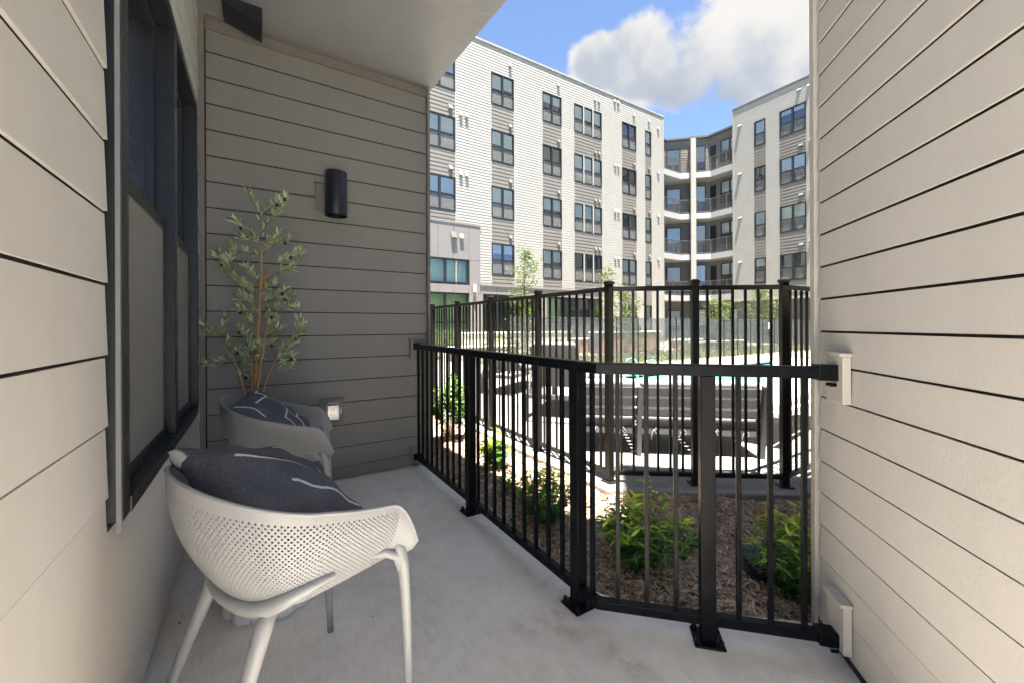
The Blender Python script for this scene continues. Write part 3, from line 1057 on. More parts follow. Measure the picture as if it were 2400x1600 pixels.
# ------------------------------------------------------------------ things on the lamp wall and soffit
lamp = thing('wall_lamp', 'black cylinder wall lamp on the shaded siding', 'lamp', (.478, YM, 2.20))
m = MB()
n = 48
r_, hh = .079, .165
prof = [(r_ - .004, -hh + .05), (r_ - .004, -hh), (r_ - .001, -hh - .001), (r_, -hh + .002), (r_, hh - .004), (r_ - .003, hh), (.02, hh + .001)]
m.lathe(prof, n, (.03, -.125, .0))
m.build('lamp_shade', 'speaker_paint', lamp, smooth=True).modifiers.new('e', 'EDGE_SPLIT').split_angle = R(50)
m = MB(); m.lathe([(.052, -hh + .052), (.05, -hh + .05)], 24, (.03, -.125, 0)); m.build('lens', 'room_dark', lamp)
m = MB(); m.box((.0, -.055, -.035), (.06, -.010, .035)); m.build('arm', 'speaker_paint', lamp)
m = MB(); m.box((-.098, -.014, -.105), (.108, .006, .10)); m.build('back_plate', 'shade_toned_trim', lamp, bevel=.002)
m = MB(); m.box((-.103, -.026, .10), (.113, .006, .109)); m.build('drip_cap', 'shade_toned_trim', lamp, bevel=.002)

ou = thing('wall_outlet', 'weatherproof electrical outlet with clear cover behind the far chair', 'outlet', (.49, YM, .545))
m = MB(); m.box((-.083, -.018, -.095), (.083, .006, .088)); m.build('mounting_plate', 'shade_toned_trim', ou, bevel=.002)
m = MB(); m.box((-.09, -.03, .088), (.09, .006, .097)); m.build('drip_cap', 'shade_toned_trim', ou, bevel=.002)
m = MB(); m.box((-.045, -.030, -.068), (.052, -.018, .06)); m.build('box', 'outlet_plastic', ou, bevel=.005)
m = MB()
for dz_ in (-.028, .022):
    m.box((-.018, -.034, dz_ - .019), (.020, -.030, dz_ + .019))
rc = m.build('receptacle', 'white_plastic', ou, bevel=.004)
m = MB()
for dz_ in (-.028, .022):
    for dx in (-.007, .007):
        m.box((dx - .0018, -.0346, dz_ - .004), (dx + .0018, -.0341, dz_ + .008))
    m.box((-.003, -.0346, dz_ - .013), (.003, -.0341, dz_ - .008))
m.build('slot', 'dark_gap', rc)
m = MB()
cvr = [(-.04, -.065), (.047, -.065), (.047, .058), (-.04, .058)]
for (a, b), (c, d) in zip(cvr, cvr[1:] + cvr[:1]):
    m.quad((a, -.03, b), (c, -.03, d), (c * .9, -.062, d * .9), (a * .9, -.062, b * .9))
m.quad(*[(a * .9, -.062, b * .9) for a, b in cvr])
m.build('cover', 'clear_cover', ou)
m = MB(); m.box((-.03, -.045, .06), (.036, -.024, .072)); m.box((.05, -.042, -.022), (.066, -.022, .03)); m.build('hinge', 'outlet_plastic', ou, bevel=.003)

sp = thing('vent_hood', 'dark navy wedge-shaped hood hanging under the soffit', 'vent hood', (0, 0, 0))
m = MB()
y0, y1 = 3.13, 3.36
m.hexa([(-.185, y0, 3.262), (.035, y0, 3.200), (.035, y1, 3.205), (-.185, y1, 3.272), (-.185, y0, CEIL - .001), (.035, y0, CEIL - .001), (.035, y1, CEIL - .001), (-.185, y1, CEIL - .001)])
m.build('housing', 'speaker_paint', sp, bevel=.004)
m = MB()
m.hexa([(.012, y0 - .008, 3.210), (.030, y0 - .008, 3.204), (.030, y0 - .001, 3.204), (.012, y0 - .001, 3.210), (.012, y0 - .008, 3.29), (.030, y0 - .008, 3.29), (.030, y0 - .001, 3.29), (.012, y0 - .001, 3.29)])
m.build('flange', 'speaker_paint', sp, bevel=.002)
m = MB()
m.hexa([(-.16, y0 - .004, 3.275), (.008, y0 - .004, 3.238), (.008, y0 - .001, 3.238), (-.16, y0 - .001, 3.275), (-.16, y0 - .004, 3.282), (.008, y0 - .004, 3.246), (.008, y0 - .001, 3.246), (-.16, y0 - .001, 3.282)])
m.build('rib', 'speaker_paint', sp)


# ------------------------------------------------------------------ perforated armchairs
def sm(t):
    t = max(0.0, min(1.0, t))
    return t * t * (3 - 2 * t)


def plan(s, xb, xm, w, xf, taper):
    a = abs(s)
    sg = 1 if s >= 0 else -1
    if a < 0.6:
        ph = a / 0.6 * math.pi / 2
        return (xm - (xm - xb) * math.cos(ph) ** 0.9, sg * w * math.sin(ph) ** 0.92)
    k = (a - .6) / .4
    return (xm + (xf - xm) * k, sg * (w - taper * k * k))


def shell_pt(s, t):
    """s -1..1 round the rim from right arm to left arm, t 0..1 down the wall, 1..2 across the seat"""
    a = abs(s)
    rx, ry = plan(s, -.285, -.03, .295, .262, .012)
    rz = .825 - .155 * sm(a)
    if a > .86:
        k = (a - .86) / .14
        rz -= .135 * k ** 2.4
        rx -= .0
    bx, by = plan(s, -.165, -.03, .212, .205, .01)
    bz = .480
    if t <= 1:
        hz = t ** 2.1
        vz = t ** 0.92
        x = rx + (bx - rx) * hz
        y = ry + (by - ry) * hz
        z = rz + (bz - rz) * vz
        if a > .86:      # arm front sweeps back underneath
            k = (a - .86) / .14
            x -= .05 * k * math.sin(math.pi * min(1, t)) * 0.3
        return Vector((x, y, z))
    u = t - 1
    cxs = max(-.10, min(bx, .2))
    x = bx + (cxs - bx) * u
    y = by * (1 - u)
    z = bz - .022 * math.sin(u * math.pi / 2) * (1 if bx < .15 else .4)
    return Vector((x, y, z))


def chair_shell():
    NS, NW, NSEAT = 200, 38, 6
    ring = {}
    verts, faces = [], []

    def V(key, s, t):
        if key not in ring:
            ring[key] = len(verts)
            verts.append(tuple(shell_pt(s, t)))
        return ring[key]

    def S_(i):
        return -1 + 2 * i / NS
    for j in range(NW + NSEAT):
        for i in range(NS):
            if j < NW:
                T = lambda q: q / NW
            else:
                T = lambda q: 1 + (q - NW) / NSEAT
            pts = [(2 * i, 2 * j), (2 * i + 1, 2 * j), (2 * i + 2, 2 * j), (2 * i + 2, 2 * j + 1), (2 * i + 2, 2 * j + 2), (2 * i + 1, 2 * j + 2), (2 * i, 2 * j + 2), (2 * i, 2 * j + 1)]
            hole = j < NW - 1 and 3 <= j and (i + j) % 2 == 0 and 8 < i < NS - 9
            if hole:
                a = shell_pt(S_(i + .5), T(j + .2)) - shell_pt(S_(i + .5), T(j + .8))
                b = shell_pt(S_(i + .2), T(j + .5)) - shell_pt(S_(i + .8), T(j + .5))
                if a.length < .0019 or b.length < .0019:
                    hole = False
            if j < NW:
                out = [V(k, S_(k[0] / 2), T(k[1] / 2)) for k in pts]
                if not hole:
                    faces.append(tuple(out))
                    continue
                rad_s = .0029 / max(.003, b.length / .6)
                rad_t = .0029 / max(.003, a.length / .6)
                inn = []
                for (ki, kj) in pts:
                    ds, dt = ki / 2 - i - .5, kj / 2 - j - .5
                    ln = math.hypot(ds, dt)
                    verts.append(tuple(shell_pt(S_(i + .5 + ds / ln * min(.38, rad_s)), T(j + .5 + dt / ln * min(.38, rad_t)))))
                    inn.append(len(verts) - 1)
                for k in range(8):
                    m_ = (k + 1) % 8
                    faces.append((out[k], out[m_], inn[m_], inn[k]))
            else:
                out = [V(k, S_(k[0] / 2), T(k[1] / 2)) for k in (pts if j == NW else [pts[q] for q in (0, 2, 4, 6)])]
                if j == NW:
                    out = [out[q] for q in (0, 1, 2, 4, 6)]
                if len(set(out)) > 2:
                    faces.append(tuple(out))
    me = bpy.data.meshes.new('shell')
    me.from_pydata(verts, [], faces)
    me.validate()
    me.materials.append(MAT['white_plastic'])
    me.polygons.foreach_set('use_smooth', [True] * len(me.polygons))
    return me


def band_mesh():
    """curved cradle under the back of the shell that carries the rear legs"""
    m = MB()
    N = 48
    rows = []
    for k in range(N + 1):
        s = -.66 + 1.32 * k / N
        e = 1 - abs(s) / .66
        wd = .010 + .036 * min(1, e * 2.2) ** .8
        base_t = .955 - .25 * sm((abs(s) - .25) / .41)
        ring = []
        c = shell_pt(s, base_t)
        up = (shell_pt(s, base_t - .05) - shell_pt(s, base_t)).normalized()
        tan = (shell_pt(s + .01, base_t) - shell_pt(s - .01, base_t)).normalized()
        out = tan.cross(up).normalized()
        if out.dot(Vector((c.x + .0, c.y, 0))) < 0:
            out = -out
        o0, o1 = .004, .016 + .012 * min(1, e * 3)
        h0, h1 = -wd * .75, wd * .45
        for a, b in ((o0, h1), (o1 * .75, h1 * .8), (o1, 0), (o1, h0 * .6), (o1 * .6, h0), (-.012, h0), (-.012, h1 * .3)):
            ring.append(tuple(c + out * a + up * b))
        rows.append(ring)
    n = len(rows[0])
    for r in rows:
        m.v += r
    for k in range(N):
        for j in range(n):
            q = (j + 1) % n
            m.f.append((k * n + j, k * n + q, (k + 1) * n + q, (k + 1) * n + j))
    m.f.append(tuple(range(n)))
    m.f.append(tuple(N * n + j for j in reversed(range(n))))
    return m


shell_me = chair_shell()


def make_chair(label, loc, rz, group):
    t = thing('armchair', label, 'chair', loc, rz, group)
    o = inst('shell', shell_me, t)
    so_ = o.modifiers.new('solid', 'SOLIDIFY')
    so_.thickness = .006
    so_.offset = 0
    m = MB()          # thick rolled rim
    N = 120
    pts = [shell_pt(-1 + 2 * k / N, 0) for k in range(N + 1)]
    last = shell_pt(1, 1)
    tail = [shell_pt(1, q) for q in (.3, .65, 1)]
    head = [shell_pt(-1, q) for q in (1, .65, .3)]
    m.tube(head + pts + tail, .0052, 8)
    m.build('rim', 'white_plastic', t, smooth=True)
    band_mesh().build('cradle', 'white_plastic', t, smooth=True, bevel=.0)
    for sy in (1, -1):
        m = MB()
        m.tube([(.250, .256 * sy, .0), (.246, .257 * sy, .10), (.240, .259 * sy, .25), (.232, .260 * sy, .40), (.226, .260 * sy, .47), (.215, .258 * sy, .52), (.195, .252 * sy, .555)],
               [.0115, .013, .0145, .0165, .0185, .018, .007], 16)
        m.tube([(.226, .258 * sy, .44), (.207, .256 * sy, .50), (.165, .250 * sy, .528), (.11, .24 * sy, .53)], [.012, .015, .014, .005], 12)
        m.build('leg', 'white_plastic', t, smooth=True)
        m = MB()
        p = shell_pt(.36 * sy, .93)
        foot, top = Vector((-.300, .238 * sy, 0)), Vector((p.x - .012, p.y * 1.03, .452))
        pts = [foot.lerp(top, q) for q in (0, .25, .5, .75, .9, 1)] + [Vector((p.x + .012, p.y * .97, .49))]
        m.tube(pts, [.0115, .0135, .0158, .0185, .0205, .022, .016], 16)
        m.build('leg', 'white_plastic', t, smooth=True)
    return t


CH1 = ((.083, 1.412, 0), math.atan2(.31, .95))
CH2 = ((.12, 2.64, 0), R(-8))
make_chair('white perforated plastic armchair in front, nearest the camera', *CH1, 'white armchairs')
make_chair('white perforated plastic armchair farther back by the olive tree', *CH2, 'white armchairs')


def pillow(name, label, mat, centre, xax, yax, half=.225, thick=.085, seed=1):
    N = 44
    xax, yax = Vector(xax).normalized(), Vector(yax)
    yax = (yax - xax * yax.dot(xax)).normalized()
    zax = xax.cross(yax)
    r = np.random.default_rng(seed)
    ph = r.uniform(0, 6, 12)
    m = MB()
    uvs = []
    idx = {}
    for side in (1, -1):
        for j in range(N + 1):
            for i in range(N + 1):
                u, v = -1 + 2 * i / N, -1 + 2 * j / N
                edge = i in (0, N) or j in (0, N)
                if edge and side == -1:
                    idx[(side, i, j)] = idx[(1, i, j)]
                    continue
                x = u * (1 - .07 * (1 - v * v) * abs(u) ** 3)
                y = v * (1 - .07 * (1 - u * u) * abs(v) ** 3)
                hgt = ((1 - u ** 2) * (1 - v ** 2)) ** .40
                wr_ = .007 * math.sin(5 * u + 3 * v + ph[0]) + .010 * math.sin(9 * v - 4 * u + ph[1]) * abs(u) + .009 * math.sin(11 * u + ph[2]) * abs(v) ** 2
                z = side * (hgt * thick + wr_ * hgt ** .5)
                sag = -.008 * math.sin(u * 2.2 + ph[3]) * (1 - v) * .5
                p = Vector(centre) + xax * (x * half) + yax * (y * half) + zax * (z + sag)
                idx[(side, i, j)] = len(m.v)
                m.v.append(tuple(p))
                uvs.append((u, v))
    for side in (1, -1):
        for j in range(N):
            for i in range(N):
                q = [idx[(side, i, j)], idx[(side, i + 1, j)], idx[(side, i + 1, j + 1)], idx[(side, i, j + 1)]]
                m.f.append(tuple(q if side == 1 else reversed(q)))
    o = m.build(name, mat, smooth=True)
    uvl = o.data.uv_layers.new(name='UVMap')
    for lp in o.data.loops:
        uvl.data[lp.index].uv = uvs[lp.vertex_index]
    return tag(o, label, 'cushion', 'charcoal knit cushions')


def chair_local(ch, p):
    (x, y, z), a = ch
    c, s = math.cos(a), math.sin(a)
    return Vector((x + c * p[0] - s * p[1], y + s * p[0] + c * p[1], z + p[2]))


def chair_dir(ch, p):
    return chair_local(ch, p) - Vector(ch[0])


pillow('cushion', 'charcoal knit cushion with few white lines in the front armchair', 'pillow_stripe',
       chair_local(CH1, (-.035, .02, .712)), chair_dir(CH1, (.20, -.93, -.28)), chair_dir(CH1, (-.90, -.10, .42)), .212, .085, 3)
pillow('cushion', 'charcoal knit cushion with white brick lines in the far armchair', 'pillow_lines',
       chair_local(CH2, (-.055, .02, .675)), chair_dir(CH2, (-.10, -1, -.12)), chair_dir(CH2, (-.80, -.02, .60)), .205, .078, 8)

# ------------------------------------------------------------------ fluted side table between the chairs
tb = thing('side_table', 'speckled off-white fluted side table between the two armchairs', 'table', (.055, 2.085, 0))
m = MB()
N = 12 * 12
levels = [(0.0, .176), (.008, .184), (.03, .186), (.22, .170), (.35, .165)]
for z, r0 in levels:
    for k in range(N):
        a = 2 * math.pi * k / N
        rr = r0 * (1 - .085 * (1 - abs(math.sin(a * 6)) ** .7))
        m.v.append((rr * math.cos(a), rr * math.sin(a), z))
for L in range(len(levels) - 1):
    for k in range(N):
        q = (k + 1) % N
        m.f.append((L * N + k, L * N + q, (L + 1) * N + q, (L + 1) * N + k))
m.f.append(tuple(reversed(range(N))))
m.f.append(tuple((len(levels) - 1) * N + k for k in range(N)))
m.build('base', 'terrazzo', tb, smooth=True).modifiers.new('e', 'EDGE_SPLIT').split_angle = R(55)
m = MB()
m.lathe([(.185, .351), (.192, .356), (.192, .378), (.186, .384), (.02, .385)], 64)
m.build('table_top', 'terrazzo', tb, smooth=True).modifiers.new('e', 'EDGE_SPLIT').split_angle = R(45)


# ------------------------------------------------------------------ olive tree in the corner
def olive_tree():
    base = Vector((-.03, 3.12, 0))
    t = thing('olive_tree', 'artificial olive tree with orange-brown stems in the corner', 'tree', base)
    Fv = Vector((math.sin(PSI), math.cos(PSI), 0))
    Rv = Vector((math.cos(PSI), -math.sin(PSI), 0))
    r = random.Random(5)
    # the pot, hidden behind the far chair
    m = MB()
    m.lathe([(.11, 0), (.15, .02), (.165, .26), (.17, .28), (.155, .28), (.15, .25), (.01, .25)], 32)
    m.build('pot', 'black_plastic', t, smooth=True)
    sc = 2.625 / 946
    f0 = 946.

    def w(px, py, dep=0.0):
        """point in the plane through the trunk, measured off the tree's own elevation drawing"""
        D = base.dot(Fv) + dep
        lat = (px - 1200) / f0 * D
        return Fv * D + Rv * lat + Vector((0, 0, 1.2 + (763.8 - py) / f0 * D)) - base
    stems = [
        ([(592, 960), (598, 880), (603, 800), (607, 730), (611, 670), (613, 620), (616, 562)], [.010, .0095, .009, .0085, .008, .007, .005], 0),
        ([(590, 960), (588, 880), (588, 835)], [.0075, .007, .006], .05),
        ([(594, 960), (607, 870), (618, 800), (625, 765)], [.010, .009, .0075, .006], -.05),
        ([(580, 950), (562, 880), (545, 835), (530, 818), (520, 795)], [.008, .007, .0065, .005, .003], -.07),
        ([(604, 950), (625, 880), (643, 845), (664, 817)], [.008, .0075, .007, .006], .06),
        ([(613, 700), (620, 650), (632, 640), (640, 620)], [.0065, .006, .005, .004], .08),
        ([(606, 735), (586, 702), (568, 672), (545, 640), (535, 620)], [.006, .0055, .005, .004, .0025], -.05),
    ]
    mt = MB()
    for pts, rad, dep in stems:
        P = [w(x, y, dep * (k / (len(pts) - 1))) for k, (x, y) in enumerate(pts)]
        # subdivide with a little wobble
        Q, RR = [], []
        for k in range(len(P) - 1):
            for q in range(3):
                u = q / 3
                Q.append(P[k].lerp(P[k + 1], u) + Vector((r.uniform(-1, 1), r.uniform(-1, 1), 0)) * .0018)
                RR.append(rad[k] * (1 - u) + rad[k + 1] * u + r.uniform(-.0004, .0004))
        Q.append(P[-1]); RR.append(rad[-1])
        mt.tube(Q, RR, 8)
    mt.build('trunk', 'olive_bark', t, smooth=True)
    # twigs: start, end, number of leaves
    tw = [((616, 562), (612, 500), 4), ((612, 505), (580, 440), 14), ((616, 545), (640, 510), 4), ((636, 515), (672, 462), 24), ((622, 500), (655, 470), 10), ((612, 575), (590, 545), 8),
          ((592, 548), (545, 515), 22), ((596, 560), (560, 560), 8), ((612, 600), (575, 590), 10), ((618, 598), (640, 560), 22),
          ((640, 575), (678, 560), 16), ((640, 560), (655, 545), 10), ((640, 620), (700, 590), 26), ((690, 610), (706, 585), 12),
          ((648, 640), (690, 625), 16), ((570, 675), (520, 625), 18), ((540, 640), (510, 600), 18), ((535, 620), (545, 575), 16), ((525, 600), (505, 585), 8),
          ((606, 660), (575, 620), 20), ((600, 690), (565, 655), 20), ((612, 680), (640, 665), 16), ((600, 700), (560, 700), 16),
          ((610, 715), (560, 690), 14), ((606, 735), (560, 725), 18), ((612, 710), (665, 680), 26), ((640, 700), (690, 695), 16), ((620, 720), (700, 720), 20),
          ((615, 735), (645, 745), 10), ((600, 765), (570, 735), 10), ((620, 745), (636, 738), 8),
          ((520, 795), (460, 742), 16), ((518, 790), (530, 735), 16), ((515, 780), (480, 780), 8), ((528, 815), (540, 790), 10), ((545, 838), (560, 810), 10),
          ((540, 840), (480, 852), 14), ((560, 855), (580, 845), 8), ((588, 835), (575, 775), 18), ((590, 830), (560, 765), 14), ((590, 825), (610, 800), 12),
          ((588, 838), (572, 830), 12), ((600, 815), (612, 830), 8), ((625, 765), (650, 745), 12), ((622, 790), (660, 770), 10), ((618, 810), (640, 800), 6),
          ((640, 830), (700, 785), 26), ((690, 785), (715, 760), 14), ((695, 775), (700, 745), 12), ((664, 817), (690, 835), 12), ((648, 845), (680, 860), 16), ((650, 840), (672, 828), 12), ((560, 860), (575, 880), 6)]
    mg = MB()
    pos, dr, ln, wd, ti = [], [], [], [], []
    fruits, fruits_g = [], []
    for (x0, y0), (x1, y1), nl in tw:
        d0 = r.uniform(-.10, .12)
        d1 = d0 + r.uniform(-.10, .10)
        a, b = w(x0, y0, d0 * .3), w(x1, y1, d1)
        mid = a.lerp(b, .5) + Vector((r.uniform(-1, 1), r.uniform(-1, 1), r.uniform(-.2, 1))) * .012
        path = [a, a.lerp(mid, .6), mid, mid.lerp(b, .6), b]
        mg.tube(path, [.0026, .0022, .0018, .0015, .0010], 5)
        ax = (b - a).normalized()
        nl = int(nl * 1.95)
        for k in range(nl):
            u = min(1, .12 + .9 * k / max(1, nl - 1) * r.uniform(.85, 1.05))
            p = a.lerp(b, u) + (mid - a.lerp(b, .5)) * (1 - (2 * u - 1) ** 2)
            perp = Vector((r.gauss(0, 1), r.gauss(0, 1), r.gauss(0, 1)))
            perp = (perp - ax * perp.dot(ax)).normalized()
            d = ax * r.uniform(.35, 1.0) + perp * r.uniform(.35, .85) + Vector((0, 0, .38))
            pos.append(p); dr.append(d)
            L = r.uniform(.036, .070)
            ln.append(L); wd.append(L * r.uniform(.22, .32)); ti.append(min(1, max(0, r.gauss(.58, .26))))
        if r.random() < .30:
            (fruits if r.random() < .7 else fruits_g).append(a.lerp(b, r.uniform(.6, 1)) + Vector((r.uniform(-.01, .01), r.uniform(-.01, .01), -.012)))
    mg.build('twigs', 'green_stem', t, smooth=True)
    me = leaves_mesh('foliage', np.array(pos), np.array(dr), np.array(ln), np.array(wd), np.array(ti), .06, .16)
    me.materials.append(MAT['olive_leaf'])
    tag(MB.link('foliage', me, None, t), kind='stuff')
    for fs, mat in ((fruits, 'olive_fruit'), (fruits_g, 'olive_fruit_green')):
        for p in fs:
            m = MB()
            prof = [(.0095 * math.sin(q / 8 * math.pi) + .0003, -.0125 * math.cos(q / 8 * math.pi)) for q in range(9)]
            m.lathe(prof, 10, p)
            m.build('olive', mat, t, smooth=True)


olive_tree()


# ------------------------------------------------------------------ pool fence
def picket_fence():
    t = thing('pool_fence', 'black picket pool fence around the deck, outside the railing', 'fence')
    pm_ = MB()
    pm_.box((-.025, -.025, .005), (.025, .025, 1.515))
    pme = pm_.build('post', 'bronze_metal', t, bevel=.003)
    pdat = pme.data
    cap = MB()
    cap.box((-.031, -.031, 1.515), (.031, .031, 1.535))
    cap.hexa([(-.03, -.03, 1.5352), (.03, -.03, 1.5352), (.03, .03, 1.5352), (-.03, .03, 1.5352), (-.012, -.012, 1.547), (.012, -.012, 1.547), (.012, .012, 1.547), (-.012, .012, 1.547)])
    co_ = cap.build('cap', 'bronze_metal', pme, bevel=.002)
    pl = MB(); pl.box((-.05, -.05, .004), (.05, .05, .013)); plo = pl.build('base_plate', 'bronze_metal', pme, bevel=.003)
    pk = MB(); pk.box((-.008, -.008, .085), (.008, .008, 1.48)); pko = pk.build('picket', 'bronze_metal', t)
    pkd = pko.data
    COL.objects.unlink(pko); bpy.data.objects.remove(pko)
    nodes = [Vector((2.29, y, 0)) for y in [2.23 + .925 * k for k in range(9, -1, -1)]]
    nodes += [Vector((2.80, 1.845, 0)), Vector((3.315, 1.46, 0))]
    nodes += [Vector((3.315 + 1.2 * k, 1.452, 0)) for k in range(1, 4)]
    first = True
    for k, p in enumerate(nodes):
        if k == 0:
            dirv = nodes[1] - nodes[0]
        else:
            dirv = p - nodes[k - 1]
        rot = math.atan2(dirv.y, dirv.x)
        if first:
            pme.location = p; pme.rotation_euler = (0, 0, rot); first = False
        else:
            c = copy_tree(pme, t); c.location = p; c.rotation_euler = (0, 0, rot)
    for a, b in zip(nodes[:-1], nodes[1:]):
        d = (b - a); L = d.length; d.normalize()
        rot = math.atan2(d.y, d.x)
        e = d * .027
        m = MB(); m.bar(a + e + Vector((0, 0, 1.479)), b - e + Vector((0, 0, 1.479)), .038, .036); m.build('rail', 'bronze_metal', t, bevel=.003)
        m = MB(); m.bar(a + e + Vector((0, 0, .075)), b - e + Vector((0, 0, .075)), .034, .032); m.build('rail', 'bronze_metal', t, bevel=.003)
        n = max(2, int(round(L / .0945)))
        for q in range(1, n):
            inst('picket', pkd, t, Matrix.Translation(a + d * (L * q / n)) @ Matrix.Rotation(rot, 4, 'Z'))


picket_fence()


def mesh_fence():
    t = thing('mesh_fence', 'gray see-through mesh fence beyond the pool', 'fence')
    y = 8.68
    pm_ = MB(); pm_.tube([(0, 0, 0), (0, 0, 1.44)], .02, 10); pm_.tube([(0, 0, 1.44), (0, 0, 1.455)], .024, 10)
    o = pm_.build('post', 'bronze_metal', t)
    pd = o.data
    b = MB(); b.box((-.4575, -.0015, .05), (.4575, .0015, 1.40)); bo = b.build('mesh_panel', 'fence_mesh', t)
    bd = bo.data
    rl = MB(); rl.box((-.4575, -.004, 1.40), (.4575, .004, 1.425)); ro = rl.build('top_strap', 'gray_frame', t)
    rd = ro.data
    for q in (o, bo, ro):
        COL.objects.unlink(q); bpy.data.objects.remove(q)
    x = 5.4
    step = .96
    k = 0
    while x < 22:
        inst('post', pd, t, Matrix.Translation((x, y, 0)))
        inst('mesh_panel', bd, t, Matrix.Translation((x + step / 2, y, 0)))
        inst('top_strap', rd, t, Matrix.Translation((x + step / 2, y, 0)))
        x += step


mesh_fence()
sg = thing('sign', 'small white rule sign hung on the mesh pool fence', 'sign', (18.3, 8.62, 1.16))
m = MB(); m.box((-.10, -.004, -.14), (.10, .004, .14)); m.build('plate', 'sign_white', sg, bevel=.003)


# ------------------------------------------------------------------ far apartment wings
def lap_strip(mb, P, s0, s1, z0, z1, expo, lift=.017):
    z = z0
    while z < z1 - .01:
        zb = min(z + expo, z1)
        a, b = P(s0, lift, z), P(s1, lift, z)
        c, d = P(s1, .002, zb), P(s0, .002, zb)
        mb.quad(a, b, c, d)
        e, f = P(s0, .002, z), P(s1, .002, z)
        mb.quad(e, f, b, a)
        z = zb


def P3(orig, dr, out):
    ox, oy = orig
    return lambda s, n, z: (ox + dr[0] * s + out[0] * n, oy + dr[1] * s + out[1] * n, z)


win_cache = {}


def far_window(parent, P, s0, s1, z0, z1, nx=2, ny=2, blind=0.5, glass='far_glass', room='room_dark', fr='frame_metal', low_blind=0.0):
    fw_ = .07
    m = MB()

    def bx(a, b, c, d, n0, n1):
        p = [P(a, n0, c), P(b, n0, c), P(b, n1, c), P(a, n1, c), P(a, n0, d), P(b, n0, d), P(b, n1, d), P(a, n1, d)]
        m.hexa(p)
    bx(s0, s1, z0, z0 + fw_, -.10, .03)
    bx(s0, s1, z1 - fw_, z1, -.10, .03)
    bx(s0, s0 + fw_, z0 + fw_, z1 - fw_, -.10, .028)
    bx(s1 - fw_, s1, z0 + fw_, z1 - fw_, -.10, .028)
    cw = (s1 - s0) / nx
    for k in range(1, nx):
        bx(s0 + k * cw - .055, s0 + k * cw + .055, z0 + fw_, z1 - fw_, -.10, .026)
    zm = z0 + (z1 - z0) * .48
    o = None
    if ny == 2:
        for k in range(nx):
            bx(s0 + k * cw + .055, s0 + (k + 1) * cw - .055, zm - .03, zm + .03, -.07, .012)
    o = m.build('window', fr, parent)
    for k in range(nx):
        a, b = s0 + k * cw + .03, s0 + (k + 1) * cw - .03
        for (c, d, dep) in (((zm, z1 - .04, -.045), (z0 + .04, zm, -.06)) if ny == 2 else ((z0 + .04, z1 - .04, -.045),)):
            q = MB(); q.quad(P(a, dep, c), P(b, dep, c), P(b, dep, d), P(a, dep, d)); q.build('pane', glass, o)
        if ny == 2 and glass == 'far_glass':
            q = MB(); q.quad(P(a, -.03, z0 + .05), P(b, -.03, z0 + .05), P(b, -.03, zm - .02), P(a, -.03, zm - .02)); q.build('screen', 'far_screen', o)
        if blind > 0:
            zb = z1 - (z1 - z0) * min(1, blind * random.uniform(.9, 1.1))
            q = MB(); q.quad(P(a, -.075, zb), P(b, -.075, zb), P(b, -.075, z1), P(a, -.075, z1)); q.build('blind', 'blind', o)
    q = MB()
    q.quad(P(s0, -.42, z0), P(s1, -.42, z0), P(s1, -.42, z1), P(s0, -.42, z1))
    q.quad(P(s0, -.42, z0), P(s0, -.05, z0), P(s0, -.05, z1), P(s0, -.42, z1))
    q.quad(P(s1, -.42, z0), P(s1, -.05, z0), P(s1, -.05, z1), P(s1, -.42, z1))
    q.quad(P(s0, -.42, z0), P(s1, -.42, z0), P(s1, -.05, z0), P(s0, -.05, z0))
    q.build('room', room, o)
    return o


def hood(parent, P, s, z, w=.17, h=.2, d=.11, mat='white_paint'):
    m = MB()
    m.hexa([P(s - w / 2, .02, z), P(s + w / 2, .02, z), P(s + w / 2, d + .02, z), P(s - w / 2, d + .02, z),
            P(s - w / 2, .02, z + h), P(s + w / 2, .02, z + h), P(s + w / 2, .045, z + h), P(s - w / 2, .045, z + h)])
    m.hexa([P(s - w * .7, .015, z - h * .2), P(s + w * .7, .015, z - h * .2), P(s + w * .7, .028, z - h * .2), P(s - w * .7, .028, z - h * .2),
            P(s - w * .7, .015, z + h * 1.25), P(s + w * .7, .015, z + h * 1.25), P(s + w * .7, .028, z + h * 1.25), P(s - w * .7, .028, z + h * 1.25)])
    return m.build('vent', mat, parent)


TOPS = [15.08, 11.96, 8.86, 5.74]
WH = 1.76
ROOF = 16.5


